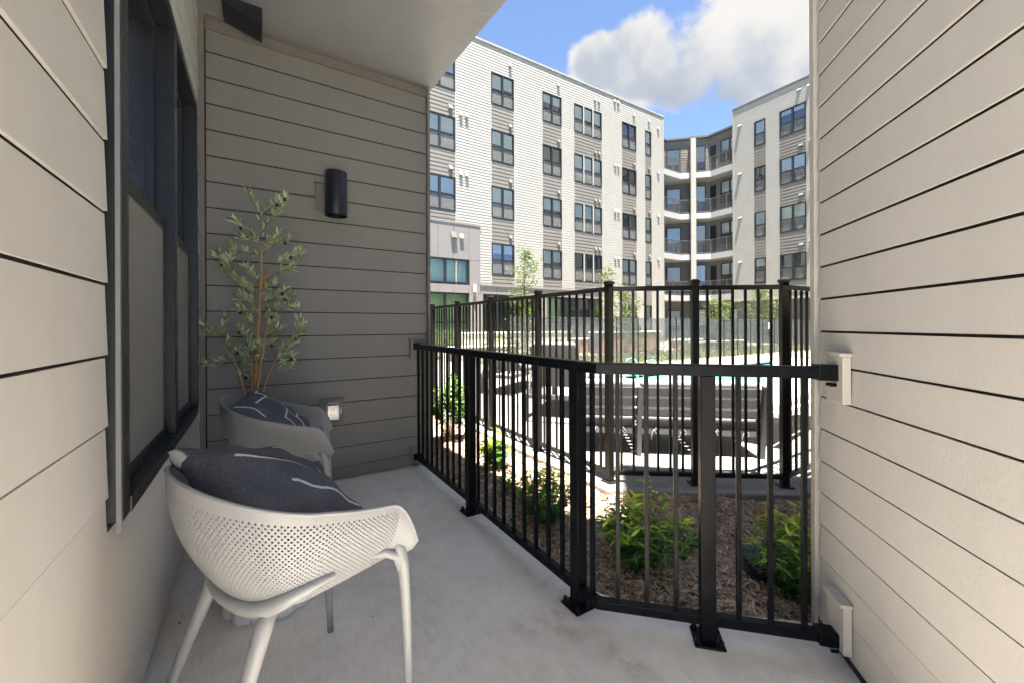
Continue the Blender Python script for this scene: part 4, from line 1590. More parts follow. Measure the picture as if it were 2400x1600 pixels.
def north_wing():
    b = thing('apartment_wing', 'cream and gray apartment wing facing us across the courtyard, in sunlight', 'building')
    Y = 19.2
    P = P3((0, Y), (1, 0), (0, -1))
    m = MB(); m.box((0, Y + .45, -.3), (25.37, Y + 14, ROOF - .1)); m.build('core', 'room_dark', b)
    cols = [(6.95, 8.70, 2), (10.80, 12.30, 2), (14.27, 15.75, 2), (16.72, 19.12, 3), (20.98, 22.44, 2), (23.32, 24.02, 1)]
    white, gray = MB(), MB()
    xs = 0.0
    for k, (a, c, nx) in enumerate(cols):
        zb = 3.37
        if k == 0:
            lap_strip(white, P, xs, a - .0, 6.5, ROOF, .152)
        elif k == 1:
            lap_strip(white, P, xs, 10.09, 6.56, ROOF, .152)
            lap_strip(white, P, 10.09, a, 3.37, ROOF, .152)
        elif k >= 4:
            lap_strip(white, P, xs, a, .0 if k == 5 else (3.37), ROOF, .152)
            if k == 4:
                lap_strip(white, P, 19.12, a, 0, 3.37, .152)
        else:
            lap_strip(white, P, xs, a, zb, ROOF, .152)
        lap_strip(white, P, a, c, TOPS[0], ROOF, .152)
        prev = TOPS[0] - WH
        rows = TOPS[1:] + [None]
        z_lo = 6.5 if k == 0 else (3.37 if k < 4 else 0.0)
        for i, tp in enumerate(TOPS):
            if tp - WH < z_lo:
                continue
            nxt = TOPS[i + 1] if i + 1 < len(TOPS) else (2.62 if k >= 4 else z_lo)
            lo = max(nxt, z_lo)
            lap_strip(gray, P, a, c, lo, tp - WH, .205)
            far_window(b, P, a + .01, c - .01, tp - WH, tp, nx, 2, blind=random.choice([.5, .55, .5, .45, .3, .75, .0, 1.0]))
        if k >= 4:
            far_window(b, P, a + .01, c - .01, .86, 2.62, nx, 2, blind=.5)
            lap_strip(gray, P, a, c, 0, .86, .205)
        if nx == 3:
            for q in (1, 2):
                s = a + (c - a) * q / 3
                for tp in TOPS:
                    m = MB(); m.box((s - .05, Y - .04, tp - WH), (s + .05, Y + .0, tp)); m.build('mullion', 'white_paint', b)
        xs = c
    lap_strip(white, P, xs, 25.37, 0, ROOF, .152)
    tag(white.build('siding', 'white_paint', b), 'cream lap siding in tall strips', kind='stuff')
    tag(gray.build('siding', 'gray_paint', b), 'gray lap siding panels between the windows', kind='stuff')
    # strip edges and parapet
    m = MB()
    for a, c, _ in cols:
        for s in (a, c):
            m.box((s - .03, Y - .024, 3.37), (s + .03, Y - .002, TOPS[0] + .02))
    m.build('strip_trim', 'white_paint', b)
    m = MB(); m.box((0, Y - .06, ROOF), (25.42, Y + .35, ROOF + .10)); m.build('coping', 'white_paint', b)
    m = MB(); m.box((25.30, Y - .03, -.2), (25.40, Y + .47, ROOF)); m.build('corner_trim', 'white_paint', b)
    m = MB(); m.box((0, Y + .02, ROOF - .12), (25.37, Y + .46, ROOF - .02)); m.build('parapet', 'white_paint', b)
    # clubhouse base: metal panels and storefront glass
    joints = [4.0, 5.6, 7.70, 8.55, 9.42, 10.09]
    for z0_, z1_, xa in ((4.67, 6.47, 10.09), (2.92, 3.34, 19.1)):
        edges = [x for x in joints if x <= 10.09]
        if xa > 12:
            edges = joints + [11.1, 12.0, 12.9, 13.8, 14.9, 15.6, 16.6, 17.5, 18.4, 19.1]
        for a, c in zip(edges[:-1], edges[1:]):
            m = MB(); m.box((a + .008, Y - .06, z0_), (c - .008, Y - .002, z1_)); m.build('panel', 'panel_paint', b)
    m = MB(); m.box((4, Y - .09, 6.47), (10.12, Y + .3, 6.58)); m.build('panel_cap', 'panel_paint', b)
    m = MB(); m.box((10.09, Y - .12, 3.34), (19.1, Y + .3, 3.42)); m.build('panel_cap', 'panel_paint', b)
    m = MB(); m.box((9.46, Y - .055, 3.345), (10.09, Y - .003, 4.66)); m.build('panel', 'panel_paint', b)
    m = MB(); m.box((4, Y - .001, 2.9), (19.1, Y + .02, 6.5 if False else 3.4)); m.box((4, Y - .001, 3.4), (10.08, Y + .02, 3.45)); m.build('backing', 'dark_gap', b)
    far_window(b, P, 4.2, 9.42, 3.40, 4.66, 4, 1, blind=0, glass='green_glass', room='room_cream')
    far_window(b, P, 4.2, 9.42, 0.0, 2.90, 4, 2, blind=0, glass='green_glass', room='room_cream')
    m = MB(); m.box((9.44, Y - .06, -.2), (10.25, Y + .3, 2.91)); m.build('pier', 'panel_paint', b)
    far_window(b, P, 10.25, 13.95, 0.0, 2.90, 4, 2, blind=0, glass='green_glass', room='room_dark')
    m = MB(); m.box((13.95, Y - .06, -.2), (14.55, Y + .3, 2.91)); m.build('pier', 'panel_paint', b)
    far_window(b, P, 14.55, 16.0, 0.0, 2.90, 1, 2, blind=0, glass='green_glass', room='room_cream')
    far_window(b, P, 16.0, 19.1, 0.0, 2.90, 3, 2, blind=0, glass='far_glass', room='room_dark')
    # vents
    for (a, c, nx) in cols[1:]:
        hood(b, P, c - .28, TOPS[0] + .62, mat='white_paint')
        for tp in TOPS[1:]:
            hood(b, P, c - .28, tp + .33, mat='gray_paint')
            if nx == 3:
                hood(b, P, c - .62, tp + .33, mat='gray_paint')
        if nx == 3:
            hood(b, P, c - .62, TOPS[0] + .62)
    for tp in TOPS[1:3]:
        hood(b, P, 8.4, tp + .35, .2, .22, .14, 'gray_paint')
        hood(b, P, 8.98, tp + .18); hood(b, P, 9.32, tp + .18)
    for tp in [TOPS[0] + 2.0 - 1.5] + TOPS[1:]:
        hood(b, P, 20.3, tp - .1 if tp < 15 else tp + .55); hood(b, P, 20.62, tp - .1 if tp < 15 else tp + .55)
    for z in (TOPS[0] + .35, TOPS[1] + .25, TOPS[2] + .2, TOPS[3] + .2):
        hood(b, P, 24.75, z)
    hood(b, P, 8.55, 5.72, .32, .36, .2, 'coping_metal'); hood(b, P, 8.98, 5.74, .22, .26, .17, 'white_paint')
    lo = tag(bpy.data.objects.new('wall_light', None)); COL.objects.link(lo); lo.parent = b
    m = MB(); m.lathe([(.085, 0), (.085, .36), (.08, .365)], 20, (9.70, Y - .18, 2.98)); m.build('shade', 'sign_white', lo, smooth=False)
    m = MB(); m.box((9.66, Y - .12, 3.1), (9.74, Y - .058, 3.2)); m.build('bracket', 'sign_white', lo)
    return b


north_wing()


def east_wing():
    b = thing('apartment_wing', 'pale apartment wing in shade at the right end of the courtyard', 'building')
    X = 28.9
    Y0 = 16.0
    P = P3((X, Y0), (0, -1), (-1, 0))       # s grows towards the camera side
    LEN = 18
    m = MB(); m.box((X + .45, Y0 - LEN, -.3), (X + 12, Y0 - .02, ROOF - .1)); m.build('core', 'room_dark', b)
    cols = [(1.46, 2.20, 1), (3.05, 4.56, 2), (7.2, 8.7, 2), (10.5, 12.0, 2)]
    white, gray = MB(), MB()
    xs = .0
    BOT = 3.0
    for a, c, nx in cols:
        lap_strip(white, P, xs, a, BOT, ROOF, .152)
        lap_strip(white, P, a, c, TOPS[0], ROOF, .152)
        for i, tp in enumerate(TOPS):
            lo = TOPS[i + 1] if i + 1 < len(TOPS) else BOT
            lap_strip(gray, P, a, c, lo, tp - WH + .06, .205)
            far_window(b, P, a + .01, c - .01, tp - WH + .06, tp + .02, nx, 2, blind=random.choice([.5, .0, .2, .6, 1.0, .35]))
        xs = c
    lap_strip(white, P, xs, LEN, BOT, ROOF, .152)
    dark = MB()
    P2 = P3((X + 1.1, Y0), (0, -1), (-1, 0))
    lap_strip(dark, P2, -.0, LEN, -.1, BOT, .18)
    tag(white.build('siding', 'white_paint', b), 'pale lap siding in tall strips', kind='stuff')
    tag(gray.build('siding', 'gray_paint', b), 'gray lap siding panels between the windows', kind='stuff')
    tag(dark.build('siding', 'dark_siding', b), 'dark blue-gray siding of the recessed ground floor', kind='stuff')
    m = MB(); m.box((X - .02, Y0 - LEN, BOT - .12), (X + 1.2, Y0, BOT - .002)); m.build('underside', 'fascia_paint', b)
    m = MB(); m.box((X - .05, Y0 - LEN, ROOF), (X + .5, Y0 + .05, ROOF + .12)); m.build('coping', 'coping_metal', b)
    m = MB(); m.box((X - .03, Y0 - .06, BOT - .1), (X + .5, Y0 + .03, ROOF)); m.build('corner_trim', 'white_paint', b)
    m = MB(); m.box((X + .46, Y0 + .0, BOT - .1), (X + 2, Y0 + .02, ROOF)); m.build('end_wall', 'white_paint', b)
    for tp in TOPS:
        hood(b, P, .5, tp - .15 if tp < 15 else tp + .12, .22, .10, .14)
    for tp in TOPS[1:]:
        hood(b, P, 4.3, tp + .42, .24, .16, .16, 'coping_metal')
        hood(b, P, 4.85, tp + .62, .2, .1, .12)
    hood(b, P, 4.2, TOPS[0] + .85, .2, .1, .12); hood(b, P, 4.75, TOPS[0] + .85, .2, .1, .12)
    m = MB(); m.box((X + .95, 12.1, 0), (X + 1.06, 13.2, 2.25)); m.build('door', 'coping_metal', b)
    return b


east_wing()


def corner_block():
    b = thing('balcony_corner', 'stack of corner balconies with railings between the two apartment wings', 'building')
    A = Vector((25.38, 19.2, 0)); P1 = Vector((27.4, 19.2, 0)); P2 = Vector((28.62, 17.98, 0)); B = Vector((28.9, 16.0, 0)); P2b = Vector((28.75, 17.85, 0))
    B2 = Vector((28.9, 17.7, 0))
    front = [A, P1, B2, B]
    back = [Vector((25.38, 20.72, 0)), Vector((27.63, 20.72, 0)), Vector((29.93, 18.42, 0)), Vector((29.93, 16.0, 0))]
    TOP = 15.85
    # back walls in lap siding
    gray = MB()
    for p, q in zip(back[:-1], back[1:]):
        d = (q - p); L = d.length; d.normalize()
        out = Vector((d.y, -d.x, 0))
        if out.dot(Vector((-1, -1, 0))) < 0:
            out = -out
        Pf = P3((p.x, p.y), (d.x, d.y), (out.x, out.y))
        lap_strip(gray, Pf, 0, L, 0, TOP, .2)
    colp = Vector((28.06, 18.62, 0))
    n = Vector((rt2, rt2, 0))
    for sgn in (1, -1):
        side = Vector((-rt2, rt2, 0)) * (.07 * sgn)
        Pf = P3(((colp + side).x, (colp + side).y), (n.x, n.y), (-rt2 * sgn, rt2 * sgn))
        lap_strip(gray, Pf, 0, 1.25, 0, 15.2, .2, .012)
    tag(gray.build('siding', 'gray_paint', b), 'taupe lap siding on the recessed balcony walls', kind='stuff')
    m = MB(); m.prism([tuple((colp + Vector((-rt2, rt2, 0)) * .06).xy), tuple((colp - Vector((-rt2, rt2, 0)) * .06).xy), tuple((colp - Vector((-rt2, rt2, 0)) * .06 + n * 1.25).xy), tuple((colp + Vector((-rt2, rt2, 0)) * .06 + n * 1.25).xy)], 0, 15.2)
    m.build('partition', 'gray_paint', b)
    m = MB(); m.prism([(25.38, 20.8), (27.67, 20.8), (30.02, 18.46), (30.02, 16.02), (42, 16.02), (42, 33), (25.38, 33)], -.3, TOP - .05); m.build('core', 'gray_paint', b)
    m = MB()
    for p, q in zip(back[:-1], back[1:]):
        m.bar(p + Vector((0, 0, TOP + .06)), q + Vector((0, 0, TOP + .06)), .35, .14)
    m.build('coping', 'coping_metal', b)
    # column
    m = MB(); m.obox((colp.x - n.x * .12, colp.y - n.y * .12, 7.65), (.36, .36, 15.3), n, (-rt2, rt2, 0)); m.build('column', 'white_paint', b)
    # floors, railings, doors
    floors = [12.78, 9.67, 6.57, 3.46]
    rl_post = MB(); rl_post.box((-.03, -.03, 0), (.03, .03, 1.08)); rpo = rl_post.build('post', 'coping_metal', b); rpd = rpo.data
    COL.objects.unlink(rpo); bpy.data.objects.remove(rpo)
    for fz in floors:
        m = MB()
        m.prism([tuple(p.xy) for p in front] + [tuple(p.xy) for p in reversed(back)], fz - .42, fz)
        m.build('slab', 'fascia_paint', b)
        rp = bpy.data.objects.new('railing', None); COL.objects.link(rp); rp.parent = b
        bars = MB()
        inner_f = [p + v for p, v in zip(front, (Vector((.05, .06, 0)), Vector((-.02, .06, 0)), Vector((.06, .03, 0)), Vector((.06, .06, 0))))]
        for p, q in zip(inner_f[:-1], inner_f[1:]):
            d = q - p; L = d.length; d.normalize()
            for zz in (fz + .10, fz + 1.05):
                mm = MB(); mm.bar(p + Vector((0, 0, zz)), q + Vector((0, 0, zz)), .04, .045); mm.build('rail', 'coping_metal', rp)
            k = int(L / .115)
            for i in range(1, k):
                c = p + d * (L * i / k)
                bars.box((c.x - .009, c.y - .009, fz + .1), (c.x + .009, c.y + .009, fz + 1.05))
            for i in range(0, int(L / 1.2) + 1):
                c = p + d * min(L, i * 1.2)
                inst('post', rpd, rp, Matrix.Translation((c.x, c.y, fz)))
        tag(bars.build('balusters', 'coping_metal', rp), kind='stuff')
    d = Vector((rt2, -rt2, 0)); out = Vector((-rt2, -rt2, 0))
    pb = back[1]
    Pd = P3((pb.x, pb.y), (d.x, d.y), (out.x, out.y))
    Ps = P3((29.93, 18.42), (0, -1), (-1, 0))
    for fz in floors + [0.02]:
        # frames sit proud of the siding with glass and a backing behind
        for (a, c, zt, Pf) in ((.06, 1.12, 2.35, Pd), (2.0, 2.96, 2.45, Pd)):
            o = far_window_flat(b, Pf, a, c, fz + .05, fz + zt, 'door')
        far_window_flat(b, Ps, .95, 2.35, fz + .75, fz + 2.4, 'window', 2)
        m = MB(); m.hexa([Ps(.10, .02, fz + .03), Ps(.55, .02, fz + .03), Ps(.55, .05, fz + .03), Ps(.10, .05, fz + .03), Ps(.10, .02, fz + 2.3), Ps(.55, .02, fz + 2.3), Ps(.55, .05, fz + 2.3), Ps(.10, .05, fz + 2.3)])
        m.build('door', 'frame_metal', b)
    return b


def far_window_flat(parent, P, s0, s1, z0, z1, name, nx=1):
    m = MB()
    f_ = .06

    def bx(a, b, c, d, n0, n1):
        m.hexa([P(a, n0, c), P(b, n0, c), P(b, n1, c), P(a, n1, c), P(a, n0, d), P(b, n0, d), P(b, n1, d), P(a, n1, d)])
    bx(s0, s1, z0, z0 + f_, .02, .12); bx(s0, s1, z1 - f_, z1, .02, .12)
    bx(s0, s0 + f_, z0 + f_, z1 - f_, .02, .118); bx(s1 - f_, s1, z0 + f_, z1 - f_, .02, .118)
    for k in range(1, nx):
        s = s0 + (s1 - s0) * k / nx
        bx(s - .05, s + .05, z0 + f_, z1 - f_, .02, .116)
    zm = z0 + (z1 - z0) * .45
    bx(s0 + f_, s1 - f_, zm - .03, zm + .03, .03, .10)
    o = m.build(name, 'frame_metal', parent)
    q = MB(); q.quad(P(s0 + .02, .085, z0 + .02), P(s1 - .02, .085, z0 + .02), P(s1 - .02, .085, z1 - .02), P(s0 + .02, .085, z1 - .02)); q.build('pane', 'dim_glass', o)
    q = MB(); q.quad(P(s0, .03, z0), P(s1, .03, z0), P(s1, .03, zm), P(s0, .03, zm)); q.build('room', 'room_dark', o)
    q = MB(); q.quad(P(s0, .031, zm), P(s1, .031, zm), P(s1, .031, z1), P(s0, .031, z1)); q.build('blind', 'blind', o)
    return o


corner_block()


# ------------------------------------------------------------------ shrubs
def shrub(name, label, base, width, height, nstems, leaf_mat='bush_leaf', leafL=(.045, .085), seed=1, top_bias=.55, bare=0.0, group='shrubs in the mulch bed', ratio=.27, per=28):
    r = random.Random(seed)
    t = thing(name, label, 'shrub', base, 0, group)
    st = MB()
    pos, dr, ln, wd, ti = [], [], [], [], []
    for k in range(nstems):
        az = r.uniform(0, 2 * math.pi)
        rad = width / 2 * math.sqrt(r.random())
        hgt = height * (1 - .55 * (rad / (width / 2)) ** 1.6) * r.uniform(.7, 1.08)
        end = Vector((math.cos(az) * rad, math.sin(az) * rad, hgt))
        root = Vector((math.cos(az) * .03, math.sin(az) * .03, 0)) * r.uniform(0, 1)
        mid = root.lerp(end, .55) + Vector((math.cos(az), math.sin(az), 0)) * (-.12 * rad) + Vector((0, 0, .05 * height))
        path = []
        for q in range(7):
            u = q / 6
            path.append(root * (1 - u) ** 2 + mid * 2 * u * (1 - u) + end * u * u)
        st.tube(path, [.0035 * (1 - .7 * q / 6) for q in range(7)], 5)
        for q in range(per):
            u = bare + (1 - bare) * (.15 + .85 * (q + r.random()) / per)
            u = min(u, 1)
            p = root * (1 - u) ** 2 + mid * 2 * u * (1 - u) + end * u * u
            tan = ((mid - root) * (1 - u) + (end - mid) * u).normalized()
            a2 = r.uniform(0, 2 * math.pi)
            o_ = Vector((math.cos(a2), math.sin(a2), r.uniform(-.3, .5)))
            pos.append(p + Vector((r.uniform(-1, 1), r.uniform(-1, 1), r.uniform(-1, 1))) * .012)
            dr.append(tan * r.uniform(.15, .8) + o_)
            L = r.uniform(*leafL)
            ln.append(L); wd.append(L * ratio * r.uniform(.85, 1.2))
            up = (p.z / height)
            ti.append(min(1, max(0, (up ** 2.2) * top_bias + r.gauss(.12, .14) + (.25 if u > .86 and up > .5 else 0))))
    st.build('stem', 'green_stem', t, smooth=True)
    me = leaves_mesh('foliage', np.array(pos), np.array(dr), np.array(ln), np.array(wd), np.array(ti), .45, .22)
    me.materials.append(MAT[leaf_mat])
    tag(MB.link('foliage', me, None, t), kind='stuff')
    return t


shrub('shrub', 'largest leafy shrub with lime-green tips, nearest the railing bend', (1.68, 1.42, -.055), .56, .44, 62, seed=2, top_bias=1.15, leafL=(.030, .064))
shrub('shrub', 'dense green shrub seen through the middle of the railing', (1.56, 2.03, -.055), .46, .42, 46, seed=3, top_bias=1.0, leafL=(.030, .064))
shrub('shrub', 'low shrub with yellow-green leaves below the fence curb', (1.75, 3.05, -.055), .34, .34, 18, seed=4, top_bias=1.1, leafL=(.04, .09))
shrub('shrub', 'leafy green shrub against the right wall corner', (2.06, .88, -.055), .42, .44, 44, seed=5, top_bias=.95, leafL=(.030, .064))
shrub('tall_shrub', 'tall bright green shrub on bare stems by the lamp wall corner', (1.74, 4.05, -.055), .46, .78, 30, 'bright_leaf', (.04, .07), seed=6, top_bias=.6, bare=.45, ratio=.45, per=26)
shrub('shrub', 'small sprouting plant beside the biggest shrub', (1.98, 1.36, -.055), .16, .20, 4, seed=7, top_bias=.9, per=9)
shrub('nandina', 'small reddish orange-leaved plant near the fence corner', (2.62, 1.22, -.055), .26, .20, 6, 'orange_leaf', (.03, .055), seed=8, per=9, group='shrubs in the mulch bed')
shrub('shrub', 'sparse yellow-green seedling between curb and railing', (1.62, 2.55, -.055), .22, .20, 7, seed=9, top_bias=1.1, per=9)

dc = thing('drain_cap', 'black round drain cap sticking out of the mulch', 'drain cap', (2.13, 1.06, -.055), .3)
dc.rotation_euler = (R(12), R(-8), .3)
m = MB()
prof = [(.082, -.03)]
for k in range(6):
    prof += [(.082, .012 * k), (.086, .012 * k + .003), (.086, .012 * k + .007), (.082, .012 * k + .010)]
m.lathe(prof + [(.078, .076)], 32)
m.build('pipe', 'black_plastic', dc, smooth=False)
m = MB(); m.lathe([(.090, .074), (.092, .080), (.090, .094), (.082, .102), (.05, .106), (.048, .103), (.03, .103), (.028, .107), (.002, .108)], 32); m.build('lid', 'black_plastic', dc, smooth=True)


# ------------------------------------------------------------------ courtyard trees
def young_tree(label, base, h, spread, seed, crown_lo=.35, nb=34, leafL=(.07, .12), per=30):
    r = random.Random(seed)
    t = thing('young_tree', label, 'tree', base, 0, 'young courtyard trees')
    tr = MB()
    tr.tube([(0, 0, 0), (.02, .01, h * .3), (-.02, .02, h * .62), (.01, -.01, h)], [.045, .038, .024, .006], 9)
    pos, dr, ln, wd, ti = [], [], [], [], []
    for k in range(nb):
        u = crown_lo + (1 - crown_lo) * (k + r.random()) / nb
        z = h * u
        prof = math.sin(math.pi * min(1, .12 + .86 * (u - crown_lo) / (1 - crown_lo))) ** .8
        L = spread / 2 * prof * r.uniform(.55, 1.1) + .08
        az = r.uniform(0, 2 * math.pi)
        el = r.uniform(.15, .75)
        d = Vector((math.cos(az) * math.cos(el), math.sin(az) * math.cos(el), math.sin(el)))
        p0 = Vector((0, 0, z - .2 * L))
        p1 = p0 + d * L
        pm2 = p0.lerp(p1, .5) + Vector((0, 0, -.03))
        tr.tube([p0, pm2, p1], [.012, .007, .003], 5)
        for q in range(per):
            v = r.uniform(.2, 1.05)
            p = p0.lerp(p1, v) + Vector((r.gauss(0, 1), r.gauss(0, 1), r.gauss(0, .8))) * (.10 + .05 * L)
            pos.append(p)
            dr.append((r.gauss(0, 1), r.gauss(0, 1), r.gauss(-.1, .5)))
            l_ = r.uniform(*leafL)
            ln.append(l_); wd.append(l_ * r.uniform(.4, .6)); ti.append(min(1, max(0, r.gauss(.52, .22))))
    tr.build('trunk', 'gray_bark', t, smooth=True)
    me = leaves_mesh('crown', np.array(pos), np.array(dr), np.array(ln), np.array(wd), np.array(ti), .3, .2)
    me.materials.append(MAT['tree_leaf'])
    tag(MB.link('crown', me, None, t), kind='stuff')


young_tree('slim young tree standing before the gray clubhouse panels', (9.2, 13.6, -.03), 4.35, 1.75, 11, .22, 46)
young_tree('tall thin young tree in front of the far cream siding', (13.3, 13.0, -.03), 3.9, 1.15, 12, .25, 34, per=24)
young_tree('fuller bright green young tree behind the pool fence', (14.3, 12.9, -.03), 3.0, 1.7, 13, .22, 44)
young_tree('small rounded young tree in front of the corner balconies', (20.0, 11.9, -.03), 2.55, 1.7, 14, .3, 40)
young_tree('young tree partly hidden behind the right fence post', (22.2, 10.9, -.03), 3.15, 1.7, 15, .3, 44)


def round_shrub(label, base, w, h, seed, mat='tree_leaf', n=420, leaf=(.05, .09), cat='shrub', group='clipped courtyard shrubs'):
    r = np.random.default_rng(seed)
    d = r.normal(size=(n, 3)); d /= np.linalg.norm(d, axis=1, keepdims=True)
    rad = r.uniform(.55, 1, n) ** .5
    p = d * rad[:, None] * np.array([w / 2, w / 2, h / 2]) + np.array([0, 0, h / 2])
    t = thing('courtyard_shrub', label, cat, base, 0, group)
    me = leaves_mesh('foliage', p, d + r.normal(size=(n, 3)) * .6, r.uniform(*leaf, n), r.uniform(.02, .045, n), np.clip(r.normal(.45, .25, n), 0, 1), .3, .2)
    me.materials.append(MAT[mat])
    tag(MB.link('foliage', me, None, t), kind='stuff')
    st = MB()
    for k in range(6):
        a = k * 1.05
        st.tube([(0, 0, 0), (math.cos(a) * w * .3, math.sin(a) * w * .3, h * .7)], [.012, .004], 5)
    st.build('stem', 'gray_bark', t)


round_shrub('round shrub left of the wood-clad counter', (13.0, 11.4, -.03), .9, .8, 21)
round_shrub('broad shrub in front of the wood-clad counter', (14.2, 11.3, -.03), 1.15, .85, 22)
round_shrub('dark low shrub under the rounded tree', (19.8, 11.4, -.03), .9, .75, 23)
round_shrub('squat shrub right of the rounded tree', (21.0, 11.2, -.03), 1.1, .7, 24)
round_shrub('small yellow-green shrub by the low planter wall', (9.6, 12.0, -.03), 1.0, .7, 25, 'bright_leaf')
round_shrub('leafy hedge shrub left of the slim tree', (6.6, 11.2, -.03), 1.3, .9, 31, n=700)
round_shrub('leafy hedge shrub behind the first lounge chair', (8.0, 11.6, -.03), 1.2, .8, 32, n=700)
round_shrub('hedge shrub against the clubhouse glass', (5.6, 13.9, -.03), 1.4, 1.1, 33, n=700)
round_shrub('feathery golden plant before the dark storefront', (13.9, 14.4, -.03), .9, 1.0, 26)
round_shrub('golden tuft at the right end of the lawn', (22.6, 9.9, -.03), .6, .6, 27)
round_shrub('green tuft beside the counter end', (15.8, 10.6, -.03), .7, .5, 28, 'bright_leaf')


# ------------------------------------------------------------------ courtyard furniture behind the fences
def counter():
    t = thing('grill_counter', 'wood-clad grill counter with white top behind the mesh fence', 'counter', (14.6, 13.1, 0))
    m = MB(); m.box((-2.0, -.40, .86), (2.0, .45, .93)); m.build('counter_top', 'sign_white', t, bevel=.01)
    k = 0
    me = None
    for i in range(28):
        x = -1.92 + i * .1375
        if me is None:
            m = MB(); m.box((0, -.345, .02), (.13, -.325, .855)); o = m.build('board', 'wood', t); me = o.data; o.location = (x, 0, 0)
        else:
            inst('board', me, t, Matrix.Translation((x, 0, 0)))
    m = MB(); m.box((-1.94, -.32, -.02), (1.94, .4, .855)); m.build('carcass', 'panel_paint', t)
    g_ = thing('grill', 'stainless steel barbecue grill on the wood-clad counter', 'grill', (14.9, 13.1, .93))
    m = MB(); m.box((-.42, -.28, .002), (.42, .28, .10)); m.build('body', 'steel', g_, bevel=.01)
    m = MB()
    N = 12
    pr = [(-.27 + .0, .102)] + [(-.27 + .54 * q / N, .102 + .19 * math.sin(math.pi * (.12 + .80 * q / N))) for q in range(N + 1)] + [(.27, .102)]
    i0 = 0
    for xx in (-.41, .41):
        for y_, z_ in pr:
            m.v.append((xx, y_, z_))
    n = len(pr)
    for q in range(n):
        m.f.append((q, (q + 1) % n, n + (q + 1) % n, n + q))
    m.f.append(tuple(reversed(range(n)))); m.f.append(tuple(n + q for q in range(n)))
    m.build('lid', 'steel', g_)
    m = MB(); m.tube([(-.33, -.33, .17), (.33, -.33, .17)], .013, 8); m.build('handle', 'steel', g_)


counter()


def planter(label, x0, y0, x1, y1, h, mat, group='low planters'):
    t = thing('planter', label, 'planter', (0, 0, 0), 0, group)
    m = MB(); m.box((x0, y0, -.03), (x1, y1, h - .06)); m.build('wall', mat, t)
    m = MB(); m.box((x0 - .05, y0 - .05, h - .058), (x1 + .05, y1 + .05, h)); m.build('cap', 'sign_white', t, bevel=.01)


planter('long low planter wall with pale cap before the clubhouse glass', 7.2, 15.2, 13.0, 15.8, .92, 'room_cream')
planter('wooden planter box beside the golden plant', 12.2, 13.6, 13.3, 14.3, .62, 'wood')
planter('stone seat wall at the left behind the fences', 5.6, 12.7, 8.3, 13.2, .50, 'paver')
planter('low stone edging wall near the rounded tree', 19.0, 12.6, 24.0, 12.9, .34, 'paver')
planter('wooden planter right of the white patio chairs', 18.9, 13.4, 21.0, 14.0, .45, 'wood')


def patio_chair(label, loc, rz):
    t = thing('patio_chair', label, 'chair', loc, rz, 'patio chairs by the counter')
    m = MB(); m.box((-.26, -.26, .40), (.26, .26, .47)); m.build('seat', 'cushion', t, bevel=.02)
    for k in range(4):
        m = MB(); m.box((-.25, .23 + .02 * k, .52 + .10 * k), (.25, .25 + .02 * k, .59 + .10 * k)); m.build('slat', 'gray_frame', t)
    for sx in (-1, 1):
        m = MB(); m.bar((sx * .27, .22, .0), (sx * .27, .32, .95), .035, .04, (0, 1, 0)); m.build('leg', 'gray_frame', t)
        m = MB(); m.bar((sx * .27, -.24, .0), (sx * .27, -.24, .66), .035, .04, (0, 1, 0)); m.build('leg', 'gray_frame', t)
        m = MB(); m.box((sx * .27 - .03, -.28, .66), (sx * .27 + .03, .30, .69)); m.build('arm', 'gray_frame', t)


patio_chair('gray slatted patio chair near the counter, left one', (17.0, 12.1, 0), .4)
patio_chair('gray slatted patio chair near the counter, right one', (18.0, 12.4, 0), -.5)

lad = thing('pool_rail', 'chrome grab rails at the far left end of the pool', 'handrail', (7.15, 6.35, 0))
for q in (0, .55):
    m = MB()
    pts = []
    for k in range(13):
        a = math.pi * k / 12
        pts.append((-.15 + .22 * (1 - math.cos(a)), -q, .28 + .20 * math.sin(a)))
    m.tube([(-.15, -q, .03)] + pts + [(.29, -q, -.3)], .02, 10)
    m.build('rail', 'steel', lad, smooth=True)


